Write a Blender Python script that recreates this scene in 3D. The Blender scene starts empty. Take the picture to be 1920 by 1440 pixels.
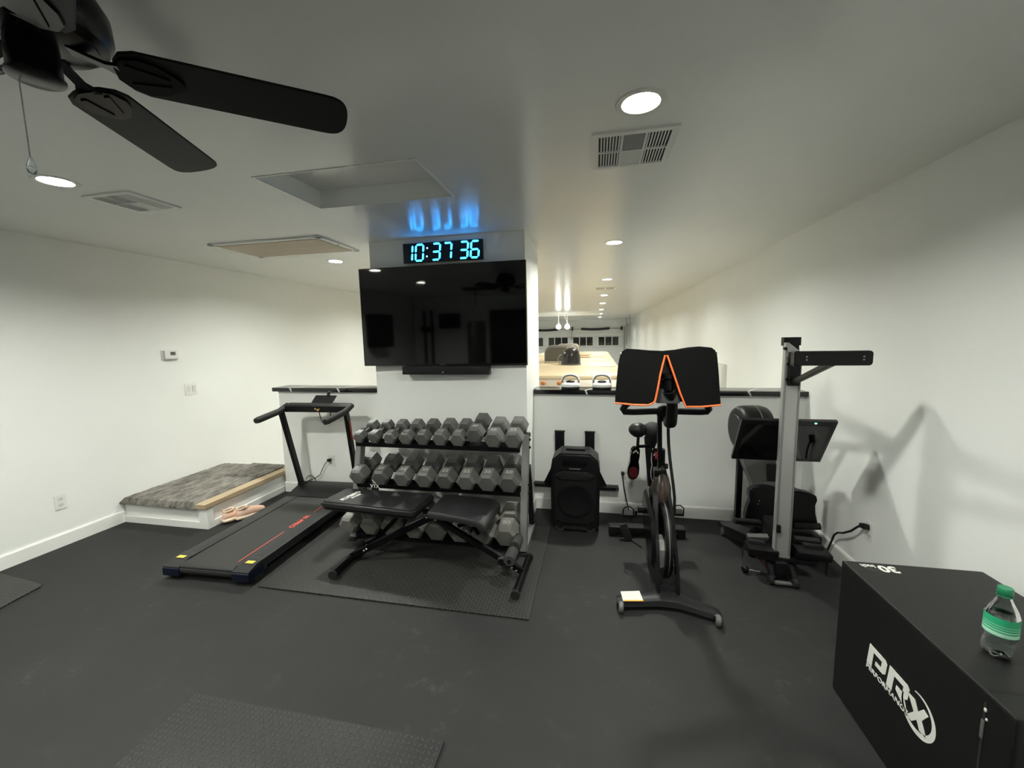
import bpy, bmesh, math, random
from mathutils import Vector, Matrix, Euler
random.seed(7)
PI = math.pi
SC = bpy.context.scene
COL = SC.collection
R = math.radians

# ------------------------------------------------------------------ materials
def new_mat(name):
    m = bpy.data.materials.new(name); m.use_nodes = True
    nt = m.node_tree; b = nt.nodes['Principled BSDF']
    return m, nt, b

def mat(name, col, rough=.5, metal=0., var=.06, vscale=6., bump=0., bscale=120., spec=.5, coat=0., emit=None, estr=0.):
    """plain surface: base colour with a little procedural mottling and fine bump"""
    m, nt, b = new_mat(name)
    tc = nt.nodes.new('ShaderNodeTexCoord')
    n = nt.nodes.new('ShaderNodeTexNoise'); n.inputs['Scale'].default_value = vscale; n.inputs['Detail'].default_value = 5
    nt.links.new(tc.outputs['Object'], n.inputs['Vector'])
    mp = nt.nodes.new('ShaderNodeMapRange')
    mp.inputs['To Min'].default_value = 1 - var; mp.inputs['To Max'].default_value = 1 + var
    nt.links.new(n.outputs['Fac'], mp.inputs['Value'])
    hs = nt.nodes.new('ShaderNodeVectorMath'); hs.operation = 'SCALE'; hs.inputs[0].default_value = col
    nt.links.new(mp.outputs['Result'], hs.inputs['Scale'])
    nt.links.new(hs.outputs['Vector'], b.inputs['Base Color'])
    b.inputs['Roughness'].default_value = rough; b.inputs['Metallic'].default_value = metal
    b.inputs['Specular IOR Level'].default_value = spec
    b.inputs['Coat Weight'].default_value = coat
    if bump:
        n2 = nt.nodes.new('ShaderNodeTexNoise'); n2.inputs['Scale'].default_value = bscale; n2.inputs['Detail'].default_value = 3
        nt.links.new(tc.outputs['Object'], n2.inputs['Vector'])
        bp = nt.nodes.new('ShaderNodeBump'); bp.inputs['Strength'].default_value = bump; bp.inputs['Distance'].default_value = .002
        nt.links.new(n2.outputs['Fac'], bp.inputs['Height']); nt.links.new(bp.outputs['Normal'], b.inputs['Normal'])
    if emit:
        b.inputs['Emission Color'].default_value = (*emit, 1); b.inputs['Emission Strength'].default_value = estr
    return m

def math_node(nt, op, a, b=None, clamp=False):
    n = nt.nodes.new('ShaderNodeMath'); n.operation = op; n.use_clamp = clamp
    for i, v in enumerate((a, b)):
        if v is None: continue
        if isinstance(v, (int, float)): n.inputs[i].default_value = v
        else: nt.links.new(v, n.inputs[i])
    return n.outputs[0]

def floor_mat():
    m, nt, b = new_mat('black_rubber_floor')
    tc = nt.nodes.new('ShaderNodeTexCoord')
    def noise(s, d, rough=.55):
        n = nt.nodes.new('ShaderNodeTexNoise'); n.inputs['Scale'].default_value = s; n.inputs['Detail'].default_value = d
        n.inputs['Roughness'].default_value = rough
        nt.links.new(tc.outputs['Object'], n.inputs['Vector']); return n.outputs['Fac']
    big = noise(1.6, 6, .6); mid = noise(9, 6, .7); fine = noise(260, 2)
    dust = math_node(nt, 'MULTIPLY', math_node(nt, 'SUBTRACT', mid, .56, True), 5., True)
    dust = math_node(nt, 'MULTIPLY', dust, math_node(nt, 'MULTIPLY', math_node(nt, 'SUBTRACT', big, .45, True), 4., True))
    cr = nt.nodes.new('ShaderNodeMix'); cr.data_type = 'RGBA'
    cr.inputs['A'].default_value = (.006, .0062, .006, 1); cr.inputs['B'].default_value = (.025, .0254, .0245, 1)
    nt.links.new(math_node(nt, 'ADD', math_node(nt, 'MULTIPLY', big, .7), math_node(nt, 'MULTIPLY', fine, .35)), cr.inputs['Factor'])
    c2 = nt.nodes.new('ShaderNodeMix'); c2.data_type = 'RGBA'; c2.inputs['B'].default_value = (.075, .075, .072, 1)
    nt.links.new(cr.outputs['Result'], c2.inputs['A'])
    nt.links.new(math_node(nt, 'MULTIPLY', dust, .8), c2.inputs['Factor'])
    # seams of the rubber rolls, four feet apart
    sx = nt.nodes.new('ShaderNodeSeparateXYZ'); nt.links.new(tc.outputs['Object'], sx.inputs[0])
    d = math_node(nt, 'ABSOLUTE', math_node(nt, 'SUBTRACT', math_node(nt, 'FRACT', math_node(nt, 'DIVIDE', math_node(nt, 'ADD', sx.outputs['X'], 12.44), 1.22)), .5))
    seam = math_node(nt, 'LESS_THAN', d, .0016)
    c3 = nt.nodes.new('ShaderNodeMix'); c3.data_type = 'RGBA'; c3.inputs['B'].default_value = (.012, .012, .012, 1)
    nt.links.new(c2.outputs['Result'], c3.inputs['A']); nt.links.new(math_node(nt, 'MULTIPLY', seam, .3), c3.inputs['Factor'])
    nt.links.new(c3.outputs['Result'], b.inputs['Base Color'])
    b.inputs['Roughness'].default_value = .66; b.inputs['Specular IOR Level'].default_value = .32
    bp = nt.nodes.new('ShaderNodeBump'); bp.inputs['Strength'].default_value = .35; bp.inputs['Distance'].default_value = .0015
    nt.links.new(fine, bp.inputs['Height']); nt.links.new(bp.outputs['Normal'], b.inputs['Normal'])
    return m

def diamond_mat(name, col, cell=.034):
    """rubber tread plate: short raised bars, alternately turned"""
    m, nt, b = new_mat(name)
    tc = nt.nodes.new('ShaderNodeTexCoord'); sx = nt.nodes.new('ShaderNodeSeparateXYZ')
    nt.links.new(tc.outputs['Object'], sx.inputs[0])
    def A(op, a, b_=None, c=False): return math_node(nt, op, a, b_, c)
    u = A('DIVIDE', A('ADD', sx.outputs['X'], 20.), cell); v = A('DIVIDE', A('ADD', sx.outputs['Y'], 20.), cell)
    fu = A('SUBTRACT', A('FRACT', u), .5); fv = A('SUBTRACT', A('FRACT', v), .5)
    par = A('MODULO', A('ADD', A('FLOOR', u), A('FLOOR', v)), 2.)
    sgn = A('SUBTRACT', A('MULTIPLY', A('GREATER_THAN', par, .5), 2.), 1.)
    s = .7071
    a = A('MULTIPLY', A('ADD', fu, A('MULTIPLY', fv, sgn)), s)
    c = A('MULTIPLY', A('SUBTRACT', A('MULTIPLY', fv, 1.), A('MULTIPLY', fu, sgn)), s)
    # long axis a, short axis c
    e = A('ADD', A('POWER', A('ABSOLUTE', A('DIVIDE', a, .48)), 2.), A('POWER', A('ABSOLUTE', A('DIVIDE', c, .17)), 2.))
    h = A('MULTIPLY', A('SUBTRACT', 1., e, True), 1.8, True)
    n = nt.nodes.new('ShaderNodeTexNoise'); n.inputs['Scale'].default_value = 3; n.inputs['Detail'].default_value = 5
    nt.links.new(tc.outputs['Object'], n.inputs['Vector'])
    mx = nt.nodes.new('ShaderNodeMix'); mx.data_type = 'RGBA'
    mx.inputs['A'].default_value = (*[x * .75 for x in col], 1); mx.inputs['B'].default_value = (*[x * 1.35 for x in col], 1)
    nt.links.new(n.outputs['Fac'], mx.inputs['Factor'])
    nt.links.new(mx.outputs['Result'], b.inputs['Base Color'])
    b.inputs['Roughness'].default_value = .46; b.inputs['Specular IOR Level'].default_value = .35
    mb_ = nt.nodes.new('ShaderNodeMix'); mb_.data_type = 'RGBA'; mb_.inputs['B'].default_value = (*[min(1, x * 3.4) for x in col], 1)  # bars tinted lighter: polish wear, plus their highlights put into the colour
    nt.links.new(mx.outputs['Result'], mb_.inputs['A']); nt.links.new(A('MULTIPLY', h, .8), mb_.inputs['Factor'])
    nt.links.new(mb_.outputs['Result'], b.inputs['Base Color'])
    bp = nt.nodes.new('ShaderNodeBump'); bp.inputs['Strength'].default_value = 1.; bp.inputs['Distance'].default_value = .003
    nt.links.new(h, bp.inputs['Height']); nt.links.new(bp.outputs['Normal'], b.inputs['Normal'])
    return m

def counter_mat():
    """black quartz with a few white veins"""
    m, nt, b = new_mat('black_veined_stone')
    tc = nt.nodes.new('ShaderNodeTexCoord')
    sx = nt.nodes.new('ShaderNodeSeparateXYZ'); nt.links.new(tc.outputs['Object'], sx.inputs[0])
    n = nt.nodes.new('ShaderNodeTexNoise'); n.inputs['Scale'].default_value = 9; n.inputs['Detail'].default_value = 4
    nt.links.new(tc.outputs['Object'], n.inputs['Vector'])
    A = lambda op, a, b_=None, c=False: math_node(nt, op, a, b_, c)
    wob = A('MULTIPLY', A('SUBTRACT', n.outputs['Fac'], .5), .05)
    x = A('ADD', A('ADD', sx.outputs['X'], A('MULTIPLY', sx.outputs['Z'], .45)), A('ADD', wob, A('MULTIPLY', sx.outputs['Y'], -.6)))
    tot = None
    # x + .45 z - .6 y at the front edge (y 3.63, z 1.10) is x - 1.683
    for c, w in ((-3.085, .010), (-2.535, .010), (-.085, .009), (1.235, .009)):
        k = c - 1.679
        q = A('LESS_THAN', A('ABSOLUTE', A('SUBTRACT', x, k)), w)
        tot = q if tot is None else A('ADD', tot, q, True)
    mx = nt.nodes.new('ShaderNodeMix'); mx.data_type = 'RGBA'
    mx.inputs['A'].default_value = (.006, .006, .007, 1); mx.inputs['B'].default_value = (.6, .6, .6, 1)
    nt.links.new(tot, mx.inputs['Factor']); nt.links.new(mx.outputs['Result'], b.inputs['Base Color'])
    b.inputs['Roughness'].default_value = .16
    return m

def carpet_mat():
    m, nt, b = new_mat('grey_shag_carpet')
    tc = nt.nodes.new('ShaderNodeTexCoord')
    mpn = nt.nodes.new('ShaderNodeMapping'); mpn.inputs['Scale'].default_value = (1.3, .55, 1)
    mpn.inputs['Rotation'].default_value = (0, 0, .5)
    nt.links.new(tc.outputs['Object'], mpn.inputs[0])
    n = nt.nodes.new('ShaderNodeTexNoise'); n.inputs['Scale'].default_value = 14; n.inputs['Detail'].default_value = 6; n.inputs['Roughness'].default_value = .7
    n2 = nt.nodes.new('ShaderNodeTexNoise'); n2.inputs['Scale'].default_value = 150; n2.inputs['Detail'].default_value = 3
    nt.links.new(mpn.outputs[0], n.inputs['Vector']); nt.links.new(tc.outputs['Object'], n2.inputs['Vector'])
    A = lambda op, a, b_=None, c=False: math_node(nt, op, a, b_, c)
    f = A('ADD', A('MULTIPLY', n.outputs['Fac'], .75), A('MULTIPLY', n2.outputs['Fac'], .35))
    cr = nt.nodes.new('ShaderNodeValToRGB')
    cr.color_ramp.elements[0].position = .38; cr.color_ramp.elements[0].color = (.055, .052, .047, 1)
    cr.color_ramp.elements[1].position = .72; cr.color_ramp.elements[1].color = (.33, .31, .275, 1)
    nt.links.new(f, cr.inputs[0]); nt.links.new(cr.outputs[0], b.inputs['Base Color'])
    b.inputs['Roughness'].default_value = .95; b.inputs['Specular IOR Level'].default_value = .1
    bp = nt.nodes.new('ShaderNodeBump'); bp.inputs['Strength'].default_value = 1; bp.inputs['Distance'].default_value = .01
    nt.links.new(f, bp.inputs['Height']); nt.links.new(bp.outputs['Normal'], b.inputs['Normal'])
    return m

def wood_mat(name, c1, c2, scale=(2, 30, 30), rough=.5):
    m, nt, b = new_mat(name)
    tc = nt.nodes.new('ShaderNodeTexCoord'); mp = nt.nodes.new('ShaderNodeMapping'); mp.inputs['Scale'].default_value = scale
    n = nt.nodes.new('ShaderNodeTexNoise'); n.inputs['Scale'].default_value = 1.5; n.inputs['Detail'].default_value = 6
    nt.links.new(tc.outputs['Object'], mp.inputs[0]); nt.links.new(mp.outputs[0], n.inputs['Vector'])
    mx = nt.nodes.new('ShaderNodeMix'); mx.data_type = 'RGBA'
    mx.inputs['A'].default_value = (*c1, 1); mx.inputs['B'].default_value = (*c2, 1)
    nt.links.new(n.outputs['Fac'], mx.inputs['Factor']); nt.links.new(mx.outputs['Result'], b.inputs['Base Color'])
    b.inputs['Roughness'].default_value = rough
    return m

def paint_mat(name, col, rough, bump=.25, spec=.5, bscale=90):
    m, nt, b = new_mat(name)
    tc = nt.nodes.new('ShaderNodeTexCoord')
    n = nt.nodes.new('ShaderNodeTexNoise'); n.inputs['Scale'].default_value = bscale; n.inputs['Detail'].default_value = 3
    n2 = nt.nodes.new('ShaderNodeTexNoise'); n2.inputs['Scale'].default_value = 2.2; n2.inputs['Detail'].default_value = 3
    nt.links.new(tc.outputs['Object'], n.inputs['Vector']); nt.links.new(tc.outputs['Object'], n2.inputs['Vector'])
    mp = nt.nodes.new('ShaderNodeMapRange'); mp.inputs['To Min'].default_value = .97; mp.inputs['To Max'].default_value = 1.03
    nt.links.new(n2.outputs['Fac'], mp.inputs['Value'])
    vs = nt.nodes.new('ShaderNodeVectorMath'); vs.operation = 'SCALE'; vs.inputs[0].default_value = col
    nt.links.new(mp.outputs['Result'], vs.inputs['Scale']); nt.links.new(vs.outputs['Vector'], b.inputs['Base Color'])
    b.inputs['Roughness'].default_value = rough; b.inputs['Specular IOR Level'].default_value = spec
    bp = nt.nodes.new('ShaderNodeBump'); bp.inputs['Strength'].default_value = bump; bp.inputs['Distance'].default_value = .002
    nt.links.new(n.outputs['Fac'], bp.inputs['Height']); nt.links.new(bp.outputs['Normal'], b.inputs['Normal'])
    return m

def emis_mat(name, col, strength):
    m, nt, b = new_mat(name)
    b.inputs['Base Color'].default_value = (*[min(1, c) * .8 for c in col], 1)
    b.inputs['Emission Color'].default_value = (*col, 1); b.inputs['Emission Strength'].default_value = strength
    return m

def clear_mat(name, col, rough=.03, ior=1.35):
    m, nt, b = new_mat(name)
    b.inputs['Base Color'].default_value = (*col, 1); b.inputs['Roughness'].default_value = rough
    b.inputs['Transmission Weight'].default_value = 1; b.inputs['IOR'].default_value = ior
    return m

LAMP = 1410.
M = dict(
    wall=paint_mat('wall_paint', (.86, .87, .84), .36, .14),
    ceil=paint_mat('ceiling_paint', (.84, .85, .83), .22, .07, .5, 45),
    trim=paint_mat('trim_paint', (.84, .84, .81), .35, .05),
    floor=floor_mat(), tread=diamond_mat('tread_plate_rubber', (.015, .015, .0145), .0235),
    tread2=diamond_mat('worn_tread_plate_rubber', (.018, .018, .017), .021),
    stone=counter_mat(), carpet=carpet_mat(),
    oak=wood_mat('raw_oak', (.36, .27, .165), (.50, .39, .25), (30, 2, 30)),
    plywood=wood_mat('attic_hatch_board', (.42, .36, .27), (.55, .48, .38), (2, 14, 14), .7),
    concrete=paint_mat('garage_concrete', (.35, .34, .32), .5),
    blackm=mat('black_powder_coat', (.004, .004, .0045), .40, spec=.24, bump=.1, bscale=400),
    blackg=mat('black_gloss_plastic', (.003, .003, .0035), .26, spec=.24),
    blackp=mat('black_plastic', (.005, .005, .0055), .42, spec=.25, bump=.1, bscale=300),
    blackr=mat('black_rubber', (.010, .010, .010), .7, spec=.3, bump=.3, bscale=300),
    vinyl=mat('black_vinyl', (.011, .011, .0115), .46, spec=.38, bump=.5, bscale=260, vscale=3, var=.15),
    vinylbox=mat('black_box_vinyl', (.0055, .0055, .0052), .47, spec=.38, bump=.5, bscale=200, vscale=5, var=.25),
    foam=mat('black_foam', (.03, .03, .029), .85, bump=.4, bscale=220),
    fabric=mat('black_neoprene', (.004, .004, .0042), .8, spec=.1, bump=.4, bscale=700),
    mesh=mat('black_speaker_grille', (.005, .005, .0055), .5, spec=.3, bump=.8, bscale=900),
    darkgrey=mat('dark_grey_plastic', (.013, .0135, .014), .42, spec=.3),
    midgrey=mat('mid_grey_plastic', (.10, .10, .096), .45),
    belt=mat('treadmill_belt', (.024, .024, .023), .55, spec=.35, bump=.3, bscale=500, var=.15),
    deck=mat('treadmill_rail_plastic', (.016, .017, .018), .45, spec=.4),
    navy=mat('navy_plastic', (.003, .005, .016), .4, spec=.35),
    silver=mat('silver_paint', (.24, .24, .235), .36, .4),
    alu=mat('brushed_aluminium', (.43, .43, .42), .38, .5, bump=.05),
    chrome=mat('chrome', (.75, .75, .75), .12, 1.),
    hexg=mat('grey_rubber_hex', (.105, .105, .098), .5, bump=.5, bscale=160, vscale=12, var=.25),
    hexd=mat('dark_rubber_hex', (.080, .080, .075), .5, bump=.5, bscale=160, vscale=12, var=.25),
    hexl=mat('worn_grey_rubber_hex', (.18, .175, .16), .55, bump=.5, bscale=160, vscale=12, var=.25),
    grip=mat('knurled_steel', (.10, .10, .10), .45, .8, bump=.6, bscale=600),
    numeral=mat('raised_numeral', (.36, .355, .33), .55),
    white=mat('white_plastic', (.78, .78, .76), .35),
    whitep=mat('white_print', (.74, .75, .70), .5),
    offwhite=mat('offwhite_plastic', (.66, .66, .60), .4),
    greyh=mat('grey_handle', (.20, .20, .19), .4),
    lcd=mat('grey_lcd', (.09, .10, .08), .3),
    slot=mat('dark_slot', (.01, .01, .01), .8),
    vent=mat('white_enamel', (.80, .80, .77), .4), ventshaded=mat('shaded_white_enamel', (.30, .30, .29), .45),  # the grey copy is the same white enamel with shade in its colour
    ventdark=mat('duct_shade', (.02, .02, .02), .8),  # shade inside the duct put into the colour
    orange=mat('orange_piping', (.95, .17, .04), .55),
    red=mat('red_plastic', (.62, .02, .02), .4), redd=mat('dark_red_sole', (.16, .015, .02), .5),
    redpr=mat('red_print', (.70, .10, .07), .5), yellow=mat('yellow_sticker', (.75, .55, .08), .5),
    peach=mat('peach_mesh', (.80, .53, .40), .75, bump=.5, bscale=350, vscale=30, var=.1),
    peachs=mat('cream_foam_sole', (.85, .68, .52), .6), peachd=mat('shaded_lining', (.22, .15, .10), .8),  # lining darkened for the shade inside the shoe
    cap=mat('green_cap', (.012, .20, .09), .4), label=mat('green_label', (.03, .42, .20), .4),
    labell=mat('pale_green_label', (.45, .75, .58), .4),
    pet=clear_mat('clear_bottle_plastic', (.93, .98, .96), .04, 1.3),
    crystal=clear_mat('clear_glass_knob', (.85, .95, 1.), .02, 1.5),
    tan=mat('tan_rv_roof', (.50, .405, .26), .55, bump=.2, bscale=8, vscale=1.2, var=.10),
    rvfront=mat('beige_rv_body', (.34, .295, .235), .5),
    rvgrey=mat('grey_brown_shroud', (.085, .078, .066), .55), dome=mat('black_dome', (.016, .016, .016), .18),
    amber=mat('amber_lens', (.45, .15, .035), .3),
    door=paint_mat('garage_door_paint', (.62, .63, .61), .5, .1),
    pane=mat('night_window_glass', (.012, .013, .012), .08),
    spring=mat('black_spring', (.01, .01, .01), .5),
    steel=mat('galvanised_steel', (.35, .36, .35), .4, .7),
    screen=mat('black_display_glass', (.002, .002, .002), .045, var=0, spec=.9),
    bezel=mat('black_bezel', (.006, .006, .006), .25),
    lampface=emis_mat('lamp_lens', (.985, 1., .915), LAMP),
    lampring=mat('lamp_trim', (.72, .72, .68), .35),
    bulb=emis_mat('garage_bulb', (.93, 1., .97), 26.),
    seg=emis_mat('cyan_led_segment', (.018, .34, 1.), 15.),
    dot=emis_mat('white_led_dot', (.5, .8, 1.), 1.6),
    segoff=mat('unlit_segment', (.004, .006, .012), .3),
    led=emis_mat('green_led', (.15, 1., .5), 5.),
    blade=mat('black_fan_blade', (.005, .005, .005), .5, spec=.25),
    copper=mat('bronze_gloss', (.05, .035, .03), .2),
    canvas=mat('dark_bag', (.02, .02, .02), .5),
)

# ------------------------------------------------------------------ mesh building
INV = {}
def root_of(o):
    while o.parent: o = o.parent
    return o

class MB:
    def __init__(s): s.bm = bmesh.new()
    def _add(s, t, Mx=None):
        if Mx is not None: t.transform(Mx)
        me = bpy.data.meshes.new('tmp'); t.to_mesh(me); t.free(); s.bm.from_mesh(me); bpy.data.meshes.remove(me); return s
    def box(s, c, size, rot=(0, 0, 0), bev=0., seg=2):
        t = bmesh.new(); bmesh.ops.create_cube(t, size=1.)
        bmesh.ops.scale(t, vec=size, verts=t.verts)
        if bev: bmesh.ops.bevel(t, geom=t.edges[:], offset=bev, segments=seg, affect='EDGES', profile=.7)
        return s._add(t, Matrix.Translation(c) @ Euler([R(a) for a in rot]).to_matrix().to_4x4())
    def bar(s, a, b, w, h, bev=0., up=(0, 0, 1)):
        """box beam from a to b, w across and h along 'up'"""
        a, b = Vector(a), Vector(b); z = (b - a).normalized(); L = (b - a).length
        up = Vector(up)
        if abs(z.dot(up)) > .98: up = Vector((0, 1, 0))
        x = up.cross(z).normalized(); y = z.cross(x)
        t = bmesh.new(); bmesh.ops.create_cube(t, size=1.); bmesh.ops.scale(t, vec=(w, h, L), verts=t.verts)
        if bev: bmesh.ops.bevel(t, geom=t.edges[:], offset=bev, segments=2, affect='EDGES')
        Mx = Matrix.Translation((a + b) / 2) @ Matrix((x, y, z)).transposed().to_4x4()
        return s._add(t, Mx)
    def cyl(s, a, b, r0, r1=None, n=20):
        r1 = r0 if r1 is None else r1
        a, b = Vector(a), Vector(b); d = b - a
        t = bmesh.new(); bmesh.ops.create_cone(t, cap_ends=True, cap_tris=False, segments=n, radius1=r0, radius2=r1, depth=d.length)
        q = d.to_track_quat('Z', 'Y').to_matrix().to_4x4()
        return s._add(t, Matrix.Translation((a + b) / 2) @ q)
    def lathe(s, prof, c=(0, 0, 0), axis=(0, 0, 1), n=28, cap=True):
        t = bmesh.new(); rings = []
        for r, z in prof:
            rings.append([t.verts.new((max(r, 1e-5) * math.cos(2 * PI * i / n), max(r, 1e-5) * math.sin(2 * PI * i / n), z)) for i in range(n)])
        for A, B in zip(rings, rings[1:]):
            for i in range(n): t.faces.new((A[i], A[(i + 1) % n], B[(i + 1) % n], B[i]))
        if cap: t.faces.new(rings[0][::-1]); t.faces.new(rings[-1])
        bmesh.ops.recalc_face_normals(t, faces=t.faces)
        q = Vector(axis).to_track_quat('Z', 'Y').to_matrix().to_4x4()
        return s._add(t, Matrix.Translation(c) @ q)
    def tube(s, pts, r, n=10, closed=False, flat=1.):
        pts = [Vector(p) for p in pts]; N = len(pts); rs = r if isinstance(r, (list, tuple)) else [r] * N
        t = bmesh.new(); rings = []; prev = None
        for i, p in enumerate(pts):
            if closed: d = pts[(i + 1) % N] - pts[i - 1]
            else: d = pts[min(i + 1, N - 1)] - pts[max(i - 1, 0)]
            d.normalize()
            if prev is None:
                u = Vector((0, 0, 1)) if abs(d.z) < .9 else Vector((1, 0, 0))
                x = (u - d * u.dot(d)).normalized()
            else: x = (prev - d * prev.dot(d)).normalized()
            prev = x; y = d.cross(x)
            rings.append([t.verts.new(p + (x * math.cos(2 * PI * k / n) + y * math.sin(2 * PI * k / n) * flat) * rs[i]) for k in range(n)])
        m = N if closed else N - 1
        for i in range(m):
            A, B = rings[i], rings[(i + 1) % N]
            for k in range(n): t.faces.new((A[k], A[(k + 1) % n], B[(k + 1) % n], B[k]))
        if not closed: t.faces.new(rings[0][::-1]); t.faces.new(rings[-1])
        bmesh.ops.recalc_face_normals(t, faces=t.faces)
        return s._add(t)
    def prism(s, poly, h, Mx=None, bev=0., seg=2):
        """polygon in XY, from z=-h/2 to z=h/2"""
        t = bmesh.new(); lo = [t.verts.new((x, y, -h / 2)) for x, y in poly]; hi = [t.verts.new((x, y, h / 2)) for x, y in poly]
        t.faces.new(lo[::-1]); t.faces.new(hi); n = len(poly)
        for i in range(n): t.faces.new((lo[i], lo[(i + 1) % n], hi[(i + 1) % n], hi[i]))
        bmesh.ops.recalc_face_normals(t, faces=t.faces)
        if bev:
            ed = [e for e in t.edges if abs(e.verts[0].co.z - e.verts[1].co.z) < 1e-6]
            bmesh.ops.bevel(t, geom=ed, offset=bev, segments=seg, affect='EDGES')
        return s._add(t, Mx)
    def sphere(s, c, r, sc=(1, 1, 1), rot=(0, 0, 0), u=20, v=12):
        t = bmesh.new(); bmesh.ops.create_uvsphere(t, u_segments=u, v_segments=v, radius=r)
        bmesh.ops.scale(t, vec=sc, verts=t.verts)
        return s._add(t, Matrix.Translation(c) @ Euler([R(a) for a in rot]).to_matrix().to_4x4())
    def loft(s, rings, cap=True, Mx=None):
        t = bmesh.new(); V = [[t.verts.new(p) for p in r] for r in rings]
        for A, B in zip(V, V[1:]):
            n = len(A)
            for i in range(n): t.faces.new((A[i], A[(i + 1) % n], B[(i + 1) % n], B[i]))
        if cap: t.faces.new(V[0][::-1]); t.faces.new(V[-1])
        bmesh.ops.recalc_face_normals(t, faces=t.faces)
        return s._add(t, Mx)
    def quad(s, pts):
        t = bmesh.new(); t.faces.new([t.verts.new(p) for p in pts]); return s._add(t)
    def build(s, name, m, parent=None, local=False, sub=0, smooth=True, angle=38):
        me = bpy.data.meshes.new(name)
        if parent is not None and not local: s.bm.transform(INV[root_of(parent).name])
        s.bm.to_mesh(me); s.bm.free()
        o = bpy.data.objects.new(name, me); COL.objects.link(o)
        me.materials.append(M[m] if isinstance(m, str) else m)
        if smooth and len(me.polygons):
            me.shade_smooth(); me.set_sharp_from_angle(angle=R(angle))
        if parent is not None: o.parent = parent
        if sub:
            md = o.modifiers.new('Subdivision', 'SUBSURF'); md.levels = sub; md.render_levels = sub
        return o

def rrect(w, h, r, n=5, cx=0, cy=0):
    out = []
    for sx, sy, a0 in ((1, 1, 0), (-1, 1, 90), (-1, -1, 180), (1, -1, 270)):
        for i in range(n + 1):
            a = R(a0 + 90 * i / n)
            out.append((cx + sx * (w / 2 - r) + r * math.cos(a), cy + sy * (h / 2 - r) + r * math.sin(a)))
    return out

def XZ(c, rz=0, rx=0, ry=0):
    """frame whose XY plane is the world XZ plane facing -Y, at c"""
    return Matrix.Translation(c) @ Euler((R(rx), R(ry), R(rz))).to_matrix().to_4x4() @ Matrix.Rotation(R(90), 4, 'X')

def thing(name, label, cat, loc=(0, 0, 0), rotz=0., group=None):
    o = bpy.data.objects.new(name, None); COL.objects.link(o); o.empty_display_size = .1
    o.location = loc; o.rotation_euler = (0, 0, rotz)
    o['label'] = label; o['category'] = cat
    if group: o['group'] = group
    INV[o.name] = (Matrix.Translation(loc) @ Matrix.Rotation(rotz, 4, 'Z')).inverted()
    return o
def tag(o, label, cat, group=None):
    o['label'] = label; o['category'] = cat
    if group: o['group'] = group
    return o
def struct(name, mb, m, parent=None, **k):
    o = mb.build(name, m, parent, **k)
    if parent is None: o['kind'] = 'structure'; INV[o.name] = Matrix()
    return o
def dup(root, loc=None, rot=None, label=None, group=None):
    r = root.copy(); COL.objects.link(r)
    if loc is not None: r.location = loc
    if rot is not None: r.rotation_euler = rot
    if label: r['label'] = label
    if group: r['group'] = group
    for ch in list(root.children):
        c = ch.copy(); COL.objects.link(c); c.parent = r
        for g in list(ch.children):
            d = g.copy(); COL.objects.link(d); d.parent = c
    return r

def text_mesh(txt, size, Mx, name, m, parent, extrude=.0006, local=False, bold=0., align='CENTER', sx=1., shear=0.):
    cu = bpy.data.curves.new('tmp_text', 'FONT'); cu.body = txt; cu.size = size; cu.extrude = extrude
    cu.align_x = align; cu.align_y = 'CENTER'; cu.offset = bold; cu.shear = shear; cu.resolution_u = 4
    ob = bpy.data.objects.new('tmp_text', cu); COL.objects.link(ob)
    dg = bpy.context.evaluated_depsgraph_get(); dg.update()
    me = bpy.data.meshes.new_from_object(ob.evaluated_get(dg)); bpy.data.objects.remove(ob); bpy.data.curves.remove(cu)
    mb = MB(); mb.bm.from_mesh(me); bpy.data.meshes.remove(me)
    mb.bm.transform(Mx @ Matrix.Diagonal((sx, 1, 1, 1)))
    return mb.build(name, m, parent, local=local, smooth=False)

# ------------------------------------------------------------------ camera
HC = 1.60012
F, YAW, PITCH, ROLL = 764.934, .204564, .113652, -.018738
def cam_axes():
    cy, sy, cp, sp = math.cos(YAW), math.sin(YAW), math.cos(PITCH), math.sin(PITCH)
    f = Vector((-sy * cp, cy * cp, -sp)); r = Vector((cy, sy, 0)); u = r.cross(f)
    cr, sr = math.cos(ROLL), math.sin(ROLL)
    return cr * r + sr * u, -sr * r + cr * u, f
r_, u_, f_ = cam_axes()
cd = bpy.data.cameras.new('camera'); cam = bpy.data.objects.new('camera', cd); COL.objects.link(cam)
cd.sensor_width = 36.; cd.sensor_fit = 'HORIZONTAL'; cd.lens = 36. * F / 1920.; cd.clip_start = .02; cd.clip_end = 100
Mc = Matrix((r_, u_, -f_)).transposed().to_4x4(); Mc.translation = Vector((0, 0, HC)); cam.matrix_world = Mc
SC.camera = cam

# ------------------------------------------------------------------ the room
XL, XR, DW, CH = -4.198, 1.662, 3.661, 2.44
DP, PX0, PX1 = 3.306, -1.933, -.558
YB, YE, GZ = -2.6, 21.6, -1.95      # wall behind the camera, far end of the garage, garage floor
T = .12
struct('floor', MB().box(((XL + XR) / 2, (YB + DW + T) / 2, -.06), (XR - XL + .3, DW + T - YB + .02, .12)), 'floor', smooth=False)
struct('floor_garage', MB().box(((XL + XR) / 2, (DW + YE) / 2, GZ - .05), (XR - XL + .3, YE - DW + .3, .1)), 'concrete', smooth=False)
struct('wall_left', MB().box((XL - T / 2, (YB + YE) / 2, (GZ + CH) / 2), (T, YE - YB, CH - GZ)), 'wall', smooth=False)
struct('wall_right', MB().box((XR + T / 2, (YB + YE) / 2, (GZ + CH) / 2), (T, YE - YB, CH - GZ)), 'wall', smooth=False)
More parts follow.
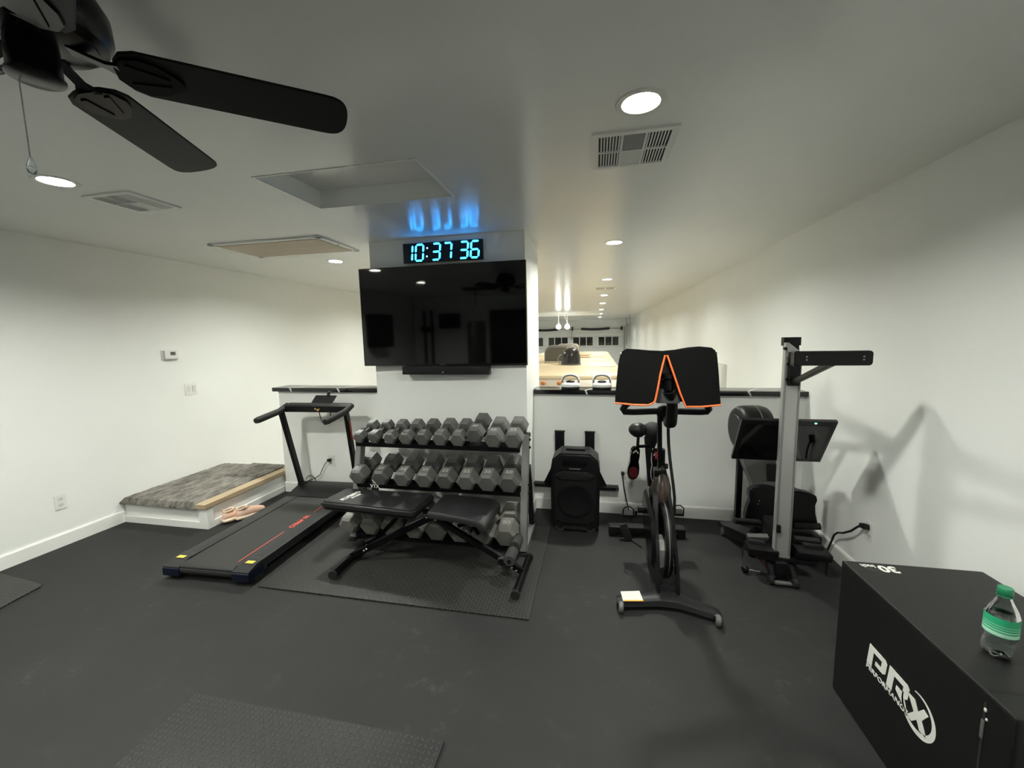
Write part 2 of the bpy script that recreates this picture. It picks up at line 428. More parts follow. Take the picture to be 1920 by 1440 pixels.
struct('wall_rear', MB().box(((XL + XR) / 2, YB - T / 2, CH / 2), (XR - XL + 2 * T, T, CH)), 'wall', smooth=False)
# half wall to the right of the pillar, half wall to the left, and the drop below the gym floor
HT = 1.086
struct('wall_half_right', MB().box(((PX1 + XR) / 2, DW + T / 2, HT / 2), (XR - PX1, T, HT)), 'wall', smooth=False)
struct('wall_half_left', MB().box(((-3.262 + PX0) / 2, DW + T / 2, HT / 2), (PX0 + 3.262, T, HT)), 'wall', smooth=False)
struct('wall_below', MB().box(((XL + XR) / 2, DW + T / 2, (GZ - .12) / 2), (XR - XL, T, -GZ - .12)), 'wall', smooth=False)
# pillar that carries the television; its face is turned very slightly
pil = [(PX0, DP + .022), (PX1, DP - .022), (PX1, 4.02), (PX0, 4.02)]
struct('wall_pillar', MB().prism(pil, CH, Matrix.Translation((0, 0, CH / 2))), 'wall', smooth=False)

# ceiling with the recess of the attic ladder and round cut-outs for the lamps
RX0, RX1, RY0, RY1 = -1.722, -.838, 1.895, 2.410
def ceiling():
    mb = MB()
    x0, x1, y0, y1 = XL - T, XR + T, YB - T, YE + T
    for a, b, c, d in ((x0, RX0, y0, y1), (RX1, x1, y0, y1), (RX0, RX1, y0, RY0), (RX0, RX1, RY1, y1)):
        mb.box(((a + b) / 2, (c + d) / 2, CH + .10), (b - a, d - c, .20))
    return mb
ceil_o = struct('ceiling', ceiling(), 'ceil', smooth=False)
# lamp positions
LAMPS = [(.155, 1.655)] + [(.155, y) for y in (3.94, 6.44, 8.89, 11.04, 13.56, 16.12, 19.06)]
LAMPS += [(-2.72, 1.685), (-2.72, 3.995)] + [(-2.72, y) for y in (6.44, 8.89, 11.04, 13.56, 16.12, 19.06)]
LAMPS += [(.155, -.78), (-2.72, .30)]
cut = MB()
for x, y in LAMPS: cut.cyl((x, y, CH - .05), (x, y, CH + .045), .0645, n=32)
cutter = cut.build('ceiling_cutter', 'ceil', smooth=False)
md = ceil_o.modifiers.new('cut', 'BOOLEAN'); md.object = cutter; md.operation = 'DIFFERENCE'; md.solver = 'EXACT'
dg = bpy.context.evaluated_depsgraph_get(); dg.update()
nm = bpy.data.meshes.new_from_object(ceil_o.evaluated_get(dg))
ceil_o.modifiers.clear(); ceil_o.data = nm; bpy.data.objects.remove(cutter)

# baseboards
HB = .107
def base(name, a, b, side):
    """profiled baseboard from a to b; side = inward normal"""
    a, b, s = Vector((*a, 0)), Vector((*b, 0)), Vector((*side, 0))
    mb = MB(); rings = []
    for p in (a, b):
        rings.append([p, p + s * .014, p + s * .014 + Vector((0, 0, HB - .012)), p + s * .008 + Vector((0, 0, HB)), p + Vector((0, 0, HB))])
    mb.loft(rings); return struct(name, mb, 'trim', smooth=False)
base('baseboard_left', (XL, YB), (XL, 2.76), (1, 0))
base('baseboard_right', (XR, YB), (XR, DW), (-1, 0))
base('baseboard_half_right', (PX1, DW), (XR - .014, DW), (0, -1))
base('baseboard_half_left', (-3.262, DW), (PX0, DW), (0, -1))
base('baseboard_pillar_right', (PX1, DP - .02), (PX1, DW - .014), (1, 0))
base('baseboard_pillar_front', (PX0, DP + .008), (PX1 + .014, DP - .022), (0, -1))
base('baseboard_pillar_left', (PX0, DP + .02), (PX0, DW - .014), (-1, 0))
base('baseboard_half_end', (-3.262, DW), (-3.262, DW + T), (-1, 0))
# the stair landing at the left with its carpet
SX = -3.273; SY = 2.757; SE = 3.80
step = MB(); step.box(((XL + SX) / 2, (SY + SE) / 2 + .008, .088), (SX - XL - .02, SE - SY - .02, .176))
stp = thing('landing_step', 'white boxed stair landing with oak nosing along the left wall', 'step', ((XL + SX) / 2, (SY + SE) / 2, 0))
step.build('riser_box', 'trim', stp, smooth=False)
mb = MB()
mb.box(((XL + SX) / 2, SY + .006, .03), (SX - XL - .002, .014, .06), bev=.002)
mb.box((SX - .006, (SY + 3.655) / 2, .03), (.014, 3.655 - SY, .06), bev=.002)
mb.box((SX - .04, SY + .005, .09), (.082, .016, .176), bev=.002)
mb.box((SX - .005, SY + .03, .09), (.016, .06, .176), bev=.002)
mb.build('corner_trim', 'trim', stp, smooth=False)
MB().box((SX - .040, (SY + SE) / 2 - .01, .207), (.100, SE - SY + .02, .040), bev=.003).build('nosing', 'oak', stp, smooth=False)
def carpet(x0, x1, y0, y1, z0, z1, name, parent, drop=.0):
    mb = MB(); t = bmesh.new(); nx, ny = 26, 40; g = {}
    for i in range(nx + 1):
        for j in range(ny + 1):
            u, v = i / nx, j / ny
            x = x0 + (x1 - x0) * u; y = y0 + (y1 - y0) * v
            e = min(u * (x1 - x0), (1 - u) * (x1 - x0), v * (y1 - y0), (1 - v) * (y1 - y0))
            z = z0 + (z1 - z0) * min(1, (e / .02 + .25)) + random.uniform(-.0025, .0025)
            g[i, j] = t.verts.new((x + random.uniform(-.002, .002), y + random.uniform(-.002, .002), z))
    for i in range(nx):
        for j in range(ny): t.faces.new((g[i, j], g[i + 1, j], g[i + 1, j + 1], g[i, j + 1]))
    rim = [g[i, 0] for i in range(nx + 1)] + [g[nx, j] for j in range(1, ny + 1)] + [g[i, ny] for i in range(nx - 1, -1, -1)] + [g[0, j] for j in range(ny - 1, 0, -1)]
    low = [t.verts.new((v.co.x, v.co.y, z0)) for v in rim]
    for k in range(len(rim)):
        t.faces.new((rim[k], low[k], low[(k + 1) % len(rim)], rim[(k + 1) % len(rim)]))
    t.faces.new(low)
    mb._add(t); return mb.build(name, 'carpet', parent)
cp = carpet(XL + .004, SX - .092, SY - .02, SE + .01, .178, .232, 'landing_carpet', None)
tag(cp, 'grey shag carpet covering the stair landing', 'carpet')
cp2 = carpet(-3.80, SX - .092, 3.42, SE + .012, .2325, .247, 'landing_rug', None)
tag(cp2, 'small piece of dark grey shag rug at the far end of the landing', 'rug')

# black stone caps on the half walls
def slab(name, x0, x1, label):
    o = MB().box(((x0 + x1) / 2, 3.747, 1.106), (x1 - x0, .238, .040), bev=.003).build(name, 'stone')
    return tag(o, label, 'countertop')
slab('stone_ledge', PX1 + .001, XR - .001, 'long black stone ledge with white veins on the right half wall')
slab('stone_ledge', -3.31, PX0 - .001, 'short black stone ledge with white veins on the left half wall')

# ------------------------------------------------------------------ ceiling lamps, vents, hatches
lamp0 = None
def lamp_label(x, y):
    side = 'right' if x > 0 else 'left'
    return side
def make_lamp():
    t = thing('recessed_light', '', 'ceiling light', (0, 0, CH))
    MB().lathe([(.0635, .034), (.0635, .0), (.068, -.004), (.088, -.004), (.092, 0), (.092, .0005), (.0640, .0005)], n=40, cap=False).build('trim_ring', 'lampring', t, local=True)
    MB().lathe([(.0, .0235), (.0625, .0235), (.0625, .028), (.0, .028)], n=40).build('lens', 'lampface', t, local=True)
    return t
L0 = make_lamp()
names_r = ['bright recessed ceiling light next to the large air vent', 'recessed ceiling light just beyond the pillar, over the stone ledge',
           'recessed garage ceiling light just before the small far vent', 'recessed garage ceiling light just past the small far vent',
           'recessed garage ceiling light, fifth from the large vent in the right row', 'recessed garage ceiling light, third from the far end of the right row',
           'recessed garage ceiling light, second from the far end of the right row', 'recessed garage ceiling light at the far end of the right row']
names_l = ['recessed ceiling light below the fan pull chain by the left vent', 'recessed ceiling light beyond the wooden attic panel, left of the television'] + \
          ['recessed garage ceiling light in the left row hidden behind the pillar'] * 6
for i, (x, y) in enumerate(LAMPS):
    lab = names_r[i] if i < 8 else names_l[i - 8] if i < 16 else ('recessed ceiling light behind the camera, right row', 'recessed ceiling light beyond the left edge of the photo, mirrored in the television')[i - 16]
    o = L0 if i == 0 else dup(L0)
    o.location = (x, y, CH); o['label'] = lab; o['group'] = 'recessed ceiling lights'

def vent(name, x0, x1, y0, y1, lab):
    t = thing(name, lab, 'air vent', ((x0 + x1) / 2, (y0 + y1) / 2, CH))
    w, d = x1 - x0, y1 - y0; z = CH
    cx, cy = (x0 + x1) / 2, (y0 + y1) / 2
    fr = MB(); b = .028
    for a in ((cx, y0 + b / 2, w, b), (cx, y1 - b / 2, w, b), (x0 + b / 2, cy, b, d - 2 * b), (x1 - b / 2, cy, b, d - 2 * b)):
        fr.box((a[0], a[1], z - .004), (a[2], a[3], .008))
    third = (w - 2 * b) / 3
    for k in (1, 2): fr.box((x0 + b + third * k, cy, z - .004), (.010, d - 2 * b, .008))
    fr.box((cx, cy, z - .0045), (w - 2 * b, .009, .008))
    fr.build('frame', 'vent', t, smooth=False)
    MB().box((cx, cy, z - .0008), (w - 2 * b, d - 2 * b, .001)).build('duct_shade_sheet', 'ventdark', t, smooth=False)  # flat dark sheet stands for the shade inside the duct
    for k in (0, 2):                     # louvres that run along the depth in the outer thirds
        mb = MB()
        for i in range(7):
            xx = x0 + b + third * k + third * (i + .9) / 7.8
            mb.box((xx, cy, z - .005), (.0070, d - 2 * b, .002), rot=(0, 35 if k == 0 else -35, 0))
        mb.build('louvre', 'vent', t, smooth=False)
    for s in (0, 1):                     # louvres across in the middle
        mb = MB()
        for i in range(9):
            yy = y0 + b + (d - 2 * b) * (s * .5 + (i + .5) / 18)
            mb.box((cx, yy, z - .005), (third - .010, .0118, .0015), rot=(-14, 0, 0))
        mb.build('louvre', 'ventshaded' if s == 0 else 'vent', t, smooth=False)  # near half of the louvres coloured as if in shade
    return t
vent('air_vent', -.022, .330, 1.848, 2.215, 'large white air vent in the ceiling beside the bright light')
vent('air_vent', -2.850, -2.526, 1.872, 2.180, 'white air vent in the ceiling left, beyond the fan')
tv2 = thing('air_vent', 'small far air vent in the garage ceiling between two lights', 'air vent', (.15, 7.6, CH))
mb = MB(); mb.box((.15, 7.6, CH - .004), (.36, .36, .008), bev=.002); mb.build('frame', 'vent', tv2, smooth=False)
for s in (-1, 1):
    MB().box((.15 + s * .085, 7.6, CH - .009), (.15, .26, .003)).build('louvre', 'ventshaded', tv2, smooth=False)  # flat plates coloured grey for the shade among the slats

# raised attic-access recess
mb = MB(); mb.box(((RX0 + RX1) / 2, (RY0 + RY1) / 2, CH + .11), (RX1 - RX0 - .004, RY1 - RY0 - .004, .012))
o = mb.build('attic_hatch', 'ceil', smooth=False); tag(o, 'painted attic hatch panel set deep in the square ceiling recess above the clock', 'hatch')
mb = MB(); 
for a in ((RX0 - .006, (RY0 + RY1) / 2, .012, RY1 - RY0 + .024), (RX1 + .006, (RY0 + RY1) / 2, .012, RY1 - RY0 + .024), ((RX0 + RX1) / 2, RY0 - .006, RX1 - RX0, .012), ((RX0 + RX1) / 2, RY1 + .006, RX1 - RX0, .012)):
    mb.box((a[0], a[1], CH - .001), (a[2], a[3], .004))
struct('trim_1', mb, 'trim', smooth=False)
# wooden attic ladder panel beyond
t = thing('attic_ladder_panel', 'unpainted wooden attic ladder panel with white trim in the ceiling', 'hatch', (-2.71, 3.29, CH))
mb = MB(); x0, x1, y0, y1 = -3.25, -2.175, 2.995, 3.57; b = .045
for a in (((x0 + x1) / 2, y0 + b / 2, x1 - x0, b), ((x0 + x1) / 2, y1 - b / 2, x1 - x0, b), (x0 + b / 2, (y0 + y1) / 2, b, y1 - y0), (x1 - b / 2, (y0 + y1) / 2, b, y1 - y0)):
    mb.box((a[0], a[1], CH - .007), (a[2], a[3], .014), bev=.003)
mb.build('frame', 'trim', t, smooth=False)
MB().box(((x0 + x1) / 2, (y0 + y1) / 2, CH - .010), (x1 - x0 - 2 * b, y1 - y0 - 2 * b, .016)).build('panel', 'plywood', t, smooth=False)
mb = MB(); mb.cyl((x1 - .022, y0 + .28, CH - .018), (x1 - .022, y0 + .28, CH - .013), .006, n=10); mb.build('screw', 'darkgrey', t)

# ------------------------------------------------------------------ ceiling fan
FX, FY, FZ = -1.247, .763, 2.26
fan = thing('ceiling_fan', 'black ceiling fan with wide blades hugging the ceiling at upper left', 'ceiling fan', (FX, FY, CH))
MB().lathe([(.0, CH), (.085, CH), (.095, CH - .02), (.122, CH - .04), (.138, CH - .07), (.141, CH - .115), (.130, CH - .138), (.112, CH - .145), (.112, CH - .152), (.075, CH - .160), (0, CH - .160)], (FX, FY, 0), n=48).build('motor_housing', 'blackg', fan)
MB().lathe([(.0, 2.290), (.040, 2.290), (.044, 2.275), (.045, 2.215), (.049, 2.209), (.049, 2.203), (.042, 2.199), (0, 2.199)], (FX, FY, 0), n=40).build('switch_housing', 'blackg', fan)
for k in range(5):
    a = R(39.5 + 72 * k)
    Mb = Matrix.Translation((FX, FY, FZ)) @ Matrix.Rotation(a, 4, 'Z')
    tw = Matrix.Rotation(R(-12), 4, 'X')
    ir = MB()
    ir.loft([[(x, -w, z - .004), (x, w, z - .004), (x, w, z + .004), (x, -w, z + .004)] for x, w, z in ((.060, .018, .022), (.09, .012, .014), (.125, .012, .004), (.150, .03, -.003))], Mx=Mb)
    pl = [(x, y) for x, y in ((.140, -.022), (.16, -.046), (.195, -.056), (.23, -.048), (.27, -.018), (.275, 0), (.27, .018), (.23, .048), (.195, .056), (.16, .046), (.140, .022))]
    ir.prism(pl, .006, Mb @ tw @ Matrix.Translation((0, 0, -.006)), bev=.0015)
    ib = ir.build('blade_iron', 'blackg', fan)
    for sy in (-1, 1): MB().prism([(.165, sy * .034), (.245, sy * .016), (.245, sy * .008), (.165, sy * .022)][::sy], .004, Mb @ tw @ Matrix.Translation((0, 0, -.0105))).build('iron_rib', 'blackg', ib)
    out = []
    n = 18
    for i in range(n + 1):
        q = R(-90 + 180 * i / n); out.append((.60 + .062 * math.cos(q) * 1., .074 * math.sin(q)) if False else (.595 + .067 * (max(0, math.cos(q)) ** .6), .076 * math.copysign(abs(math.sin(q)) ** .8, math.sin(q))))
    inn = [(.19, .070), (.16, .057), (.143, .030), (.138, 0), (.143, -.030), (.16, -.057), (.19, -.070)]
    MB().prism(out + inn, .007, Mb @ tw, bev=.0015).build('blade', 'blade', fan)
ch = MB(); cx_, cy_ = -1.284, .754
zz = 2.200
while zz > 2.035: ch.sphere((cx_, cy_, zz), .0019, u=6, v=4); zz -= .0046
ch.cyl((cx_, cy_, 2.20), (cx_, cy_, 2.035), .0007, n=6)
ch.build('pull_chain', 'steel', fan)
MB().lathe([(0, 2.036), (.004, 2.034), (.005, 2.024), (.0085, 2.016), (.0095, 2.006), (.006, 1.998), (0, 1.996)], (cx_, cy_, 0), n=10).build('pull_knob', 'crystal', fan)

# ------------------------------------------------------------------ TV, soundbar, clock
TY = 3.246
tv = thing('television', 'large black flat television on the white pillar', 'television', (-1.27, TY, 1.38))
tl = -.8
MT = Matrix.Translation((-1.270, TY, 1.376)) @ Matrix.Rotation(R(.5), 4, 'X')   # leans forward a little
def tvbox(mb, c, s, **k):
    t = MB().box(c, s, **k); t.bm.transform(MT); me = bpy.data.meshes.new('q'); t.bm.to_mesh(me); mb.bm.from_mesh(me); bpy.data.meshes.remove(me); t.bm.free(); return mb
tvbox(MB(), (0, .022, .4135), (1.450, .040, .830), bev=.003).build('bezel', 'bezel', tv)
tvbox(MB(), (0, .0015, .419), (1.436, .001, .806)).build('screen', 'screen', tv, smooth=False)
tvbox(MB(), (0, .0008, .0085), (.048, .0012, .0055)).build('maker_mark', 'midgrey', tv, smooth=False)
tvbox(MB(), (0, .045, .40), (.5, .03, .4)).build('wall_mount', 'blackm', tv, smooth=False)
sb = thing('soundbar', 'short black soundbar mounted under the television', 'soundbar', (-1.244, 3.25, 1.30))
MB().box((-1.244, 3.262, 1.336), (.768, .075, .072), bev=.008).build('body', 'mesh', sb)
MB().box((-1.244, 3.2975, 1.345), (.30, .03, .05)).build('bracket', 'blackm', sb)
mb = MB(); mb.prism([(-.008, -.004), (0, .005), (.010, .007), (.006, -.004)], .001, XZ((-1.262, 3.2238, 1.320))); mb.build('maker_mark', 'whitep', sb, smooth=False)
ck = thing('digital_clock', 'wide black digital clock with glowing cyan digits above the television', 'clock', (-1.243, 3.28, 2.23))
CZ = 2.3130
MB().box((-1.243, 3.283, CZ), (.692, .030, .160), bev=.003).build('case', 'bezel', ck)
MB().box((-1.243, 3.2670, CZ), (.676, .0015, .146)).build('face', 'segoff', ck, smooth=False)
SEG = {'0': 'abcdef', '1': 'bc', '3': 'abcdg', '6': 'acdefg', '7': 'abc'}
def digit(ch, cx, w, h, name):
    mb = MB(); t = .0140; sl = .09; y = 3.2652
    hh = h / 2
    seg = dict(a=((-w / 2, hh), (w / 2, hh)), g=((-w / 2, 0), (w / 2, 0)), d=((-w / 2, -hh), (w / 2, -hh)),
               f=((-w / 2, hh), (-w / 2, 0)), b=((w / 2, hh), (w / 2, 0)), e=((-w / 2, 0), (-w / 2, -hh)), c=((w / 2, 0), (w / 2, -hh)))
    for s in SEG[ch]:
        (x0, z0), (x1, z1) = seg[s]; d = Vector((x1 - x0, z1 - z0)).normalized(); g = .005
        x0 += d.x * g; x1 -= d.x * g; z0 += d.y * g; z1 -= d.y * g
        n = Vector((-d.y, d.x)) * t / 2; e = t / 2
        P = [(x0, z0), (x0 + d.x * e + n.x, z0 + d.y * e + n.y), (x1 - d.x * e + n.x, z1 - d.y * e + n.y), (x1, z1), (x1 - d.x * e - n.x, z1 - d.y * e - n.y), (x0 + d.x * e - n.x, z0 + d.y * e - n.y)]
        mb.prism([(cx + px + sl * pz, pz) for px, pz in P], .002, XZ((0, y, CZ)))
    mb.build(name, 'seg', ck, smooth=False)
k = .692 / 148.
X0 = -1.243 - .346
digit('1', X0 + k * (775.0 - 757 - 6), .056, .128, 'digit')
digit('0', X0 + k * (788.6 - 757), .066, .128, 'digit')
digit('3', X0 + k * (820. - 757), .066, .128, 'digit')
digit('7', X0 + k * (841. - 757), .066, .128, 'digit')
digit('3', X0 + k * (871 - 757), .066, .128, 'digit')
digit('6', X0 + k * (891 - 757), .066, .128, 'digit')
for dz, dx in ((.033, .003), (-.033, -.003)):
    MB().cyl((X0 + k * 46 + dx, 3.2640, CZ + dz), (X0 + k * 46 + dx, 3.2665, CZ + dz), .0075, n=14).build('colon_dot', 'dot', ck)

# ------------------------------------------------------------------ wall fittings
def on_left(name, lab, cat, y, z):
    return thing(name, lab, cat, (XL, y, z))
t = on_left('thermostat', 'small white thermostat with grey display on the left wall', 'thermostat', 3.32, 1.487)
MB().box((XL + .004, 3.32, 1.487), (.008, .150, .098), bev=.003).build('back_plate', 'white', t)
MB().box((XL + .020, 3.325, 1.490), (.026, .128, .086), bev=.006).build('body', 'white', t)
MB().box((XL + .0335, 3.338, 1.503), (.001, .050, .034)).build('display', 'lcd', t, smooth=False)
t = on_left('light_switch', 'white double light switch plate on the left wall below the thermostat', 'light switch', 3.507, 1.122)
MB().box((XL + .003, 3.507, 1.122), (.006, .125, .120), bev=.002).build('plate', 'white', t)
MB().box((XL + .0065, 3.480, 1.122), (.003, .034, .068), bev=.001).build('rocker', 'offwhite', t)
MB().box((XL + .0075, 3.535, 1.122), (.006, .034, .068), rot=(0, 5, 0), bev=.001).build('rocker', 'offwhite', t)
def outlet(lab, c, n, t_=None):
    """duplex outlet at c with normal n"""
    t = thing('wall_outlet', lab, 'outlet', c)
    n = Vector(n); s = Vector((0, 0, 1)).cross(n).normalized()
    Fm = Matrix((s, Vector((0, 0, 1)), n)).transposed().to_4x4(); Fm.translation = Vector(c)
    MB().prism(rrect(.074, .118, .004), .006, Fm @ Matrix.Translation((0, 0, .003)), bev=.0015).build('plate', 'white', t)
    for dz in (-.024, .024):
        o = MB().prism(rrect(.034, .030, .010), .002, Fm @ Matrix.Translation((0, dz, .0065))).build('socket', 'offwhite', t)
        mb = MB()
        for dx in (-.006, .006): mb.prism([(dx - .001, dz - .004), (dx + .001, dz - .004), (dx + .001, dz + .004), (dx - .001, dz + .004)], .0006, Fm @ Matrix.Translation((0, 0, .0078)))
        mb.build('slot', 'slot', o)
    return t
outlet('white wall outlet low on the left wall', (XL, 2.342, .358), (1, 0, 0))
outlet('white outlet on the half wall behind the treadmill with a black plug', (-2.690, DW, .360), (0, -1, 0))
outlet('white outlet on the half wall beside the exercise bike', (.255, DW, .355), (0, -1, 0))
outlet('white outlet on the right wall with a black cord plugged in', (XR, 2.790, .365), (-1, 0, 0))

# ------------------------------------------------------------------ garage beyond the half wall
def garage():
    # end wall around the sectional door
    struct('wall_far', MB().box(((XL + XR) / 2, YE + T / 2, (GZ + CH) / 2), (XR - XL, T, CH - GZ)), 'wall', smooth=False)
    d = thing('door_1', 'white sectional garage door with a row of small windows', 'garage door', (-1.25, YE, GZ)); 
    d['kind'] = 'structure'; del d['label']; del d['category']
    x0, x1 = -3.85, 1.36; zt = 1.60
    for i in range(6):
        z1 = zt - i * .59; z0 = z1 - .58
        MB().box(((x0 + x1) / 2, YE - .03, (z0 + z1) / 2), (x1 - x0, .05, .578), bev=.004).build('door_panel', 'door', d, smooth=False)
    for g in range(4):
        xc = .61 - g * 1.285
        fr = MB(); zc = 1.325; w, h = 1.06, .50
        for a in ((xc, zc + h / 2 - .015, w, .03), (xc, zc - h / 2 + .015, w, .03), (xc - w / 2 + .015, zc, .03, h), (xc + w / 2 - .015, zc, .03, h), (xc - w / 6, zc, .035, h), (xc + w / 6, zc, .035, h)):
            fr.box((a[0], YE - .062, a[1]), (a[2], .022, a[3]))
        f = fr.build('window_frame', 'white', d, smooth=False)
        for k in (-1, 0, 1):
            MB().box((xc + k * w / 3, YE - .058, zc), (w / 3 - .04, .008, h - .06)).build('pane', 'pane', f, smooth=False)
    # jamb and header trims, tracks
    mb = MB(); mb.box(((x0 + x1) / 2, YE - .03, zt + .05), (x1 - x0 + .2, .06, .09)); mb.box((x1 + .05, YE - .03, (GZ + zt) / 2), (.09, .06, zt - GZ))
    struct('trim_2', mb, 'trim', smooth=False)
    t = thing('torsion_spring_shaft', 'steel torsion shaft with black wrapped springs above the garage door', 'garage door spring', (-1.2, YE - .1, 1.95))
    MB().cyl((-3.6, YE - .1, 1.96), (1.35, YE - .1, 1.96), .016, n=10).build('shaft', 'steel', t)
    for a, b in ((-.77, .66), (-3.3, -1.95)):
        MB().tube([(a + (b - a) * i / 8, YE - .1, 1.97 - .04 * math.sin(PI * i / 8)) for i in range(9)], .058, n=12).build('spring', 'spring', t)
    MB().cyl((1.20, YE - .1, 1.96), (1.30, YE - .1, 1.96), .09, n=16).build('cable_drum', 'darkgrey', t)
    MB().box((-1.22, YE - .08, 1.98), (.08, .12, .2)).build('centre_bracket', 'darkgrey', t)
    t = thing('door_track', 'galvanised garage door track at the right of the door', 'garage door track', (1.42, YE - .1, GZ))
    MB().tube([(1.40, YE - .09, GZ + .01), (1.40, YE - .09, 1.4), (1.40, YE - .12, 1.75), (1.40, YE - .3, 1.98), (1.40, YE - .6, 2.05), (1.40, YE - 3.6, 2.10)], .026, n=6).build('track', 'steel', t)
    for yy in (YE - 1.2, YE - 3.3): MB().box((1.40, yy, (2.10 + CH) / 2), (.03, .03, CH - 2.10)).build('hanger', 'steel', t, smooth=False)
    MB().box((1.50, YE - .25, 1.72), (.03, .03, 1.3), rot=(24, 0, 0)).build('brace', 'steel', t, smooth=False)
    t = thing('door_operator_arm', 'thin steel upright at the centre of the garage door', 'garage door opener', (-1.24, YE - .11, 1.3))
    MB().box((-1.24, YE - .115, 1.72), (.03, .05, .62)).build('upright', 'steel', t, smooth=False)
    # white beam across the ceiling, lit by the bulbs
    o = MB().box((-1.85, 15.9, CH - .03), (4.0, .10, .06), rot=(0, 0, -1.5), bev=.004).build('ceiling_rail', 'white')
    tag(o, 'white rail across the far garage ceiling above two bright bulbs', 'rail')
    for i, (x, lab) in enumerate(((-1.345, 'bright hanging garage bulb, left of the two'), (-1.030, 'bright hanging garage bulb, right of the two'))):
        b = thing('pendant_bulb', lab, 'light', (x, 15.0, CH), group='hanging garage bulbs')
        MB().cyl((x, 15, CH), (x, 15, 2.02), .018, n=10).build('stem', 'white', b)
        if i: MB().tube([(x - .13, 15, CH), (x - .07, 15, 2.27), (x, 15, 2.12)], .012, n=8).build('cord', 'white', b)
        MB().lathe([(0, 2.05), (.03, 2.045), (.05, 2.03), (.08, 1.985), (.09, 1.945), (.075, 1.895), (.04, 1.87), (0, 1.865)], (x, 15, 0), n=20).build('bulb', 'bulb', b)
    # electrical panel on the right wall
    t = thing('electrical_panel', 'grey electrical panel cover on the right garage wall', 'electrical panel', (XR, 5.95, 1.0))
    MB().box((XR - .02, 5.95, .93), (.04, .42, .54), bev=.004).build('cover', 'offwhite', t)
    MB().box((XR - .043, 5.95, .93), (.006, .37, .49), bev=.002).build('door', 'offwhite', t)
garage()

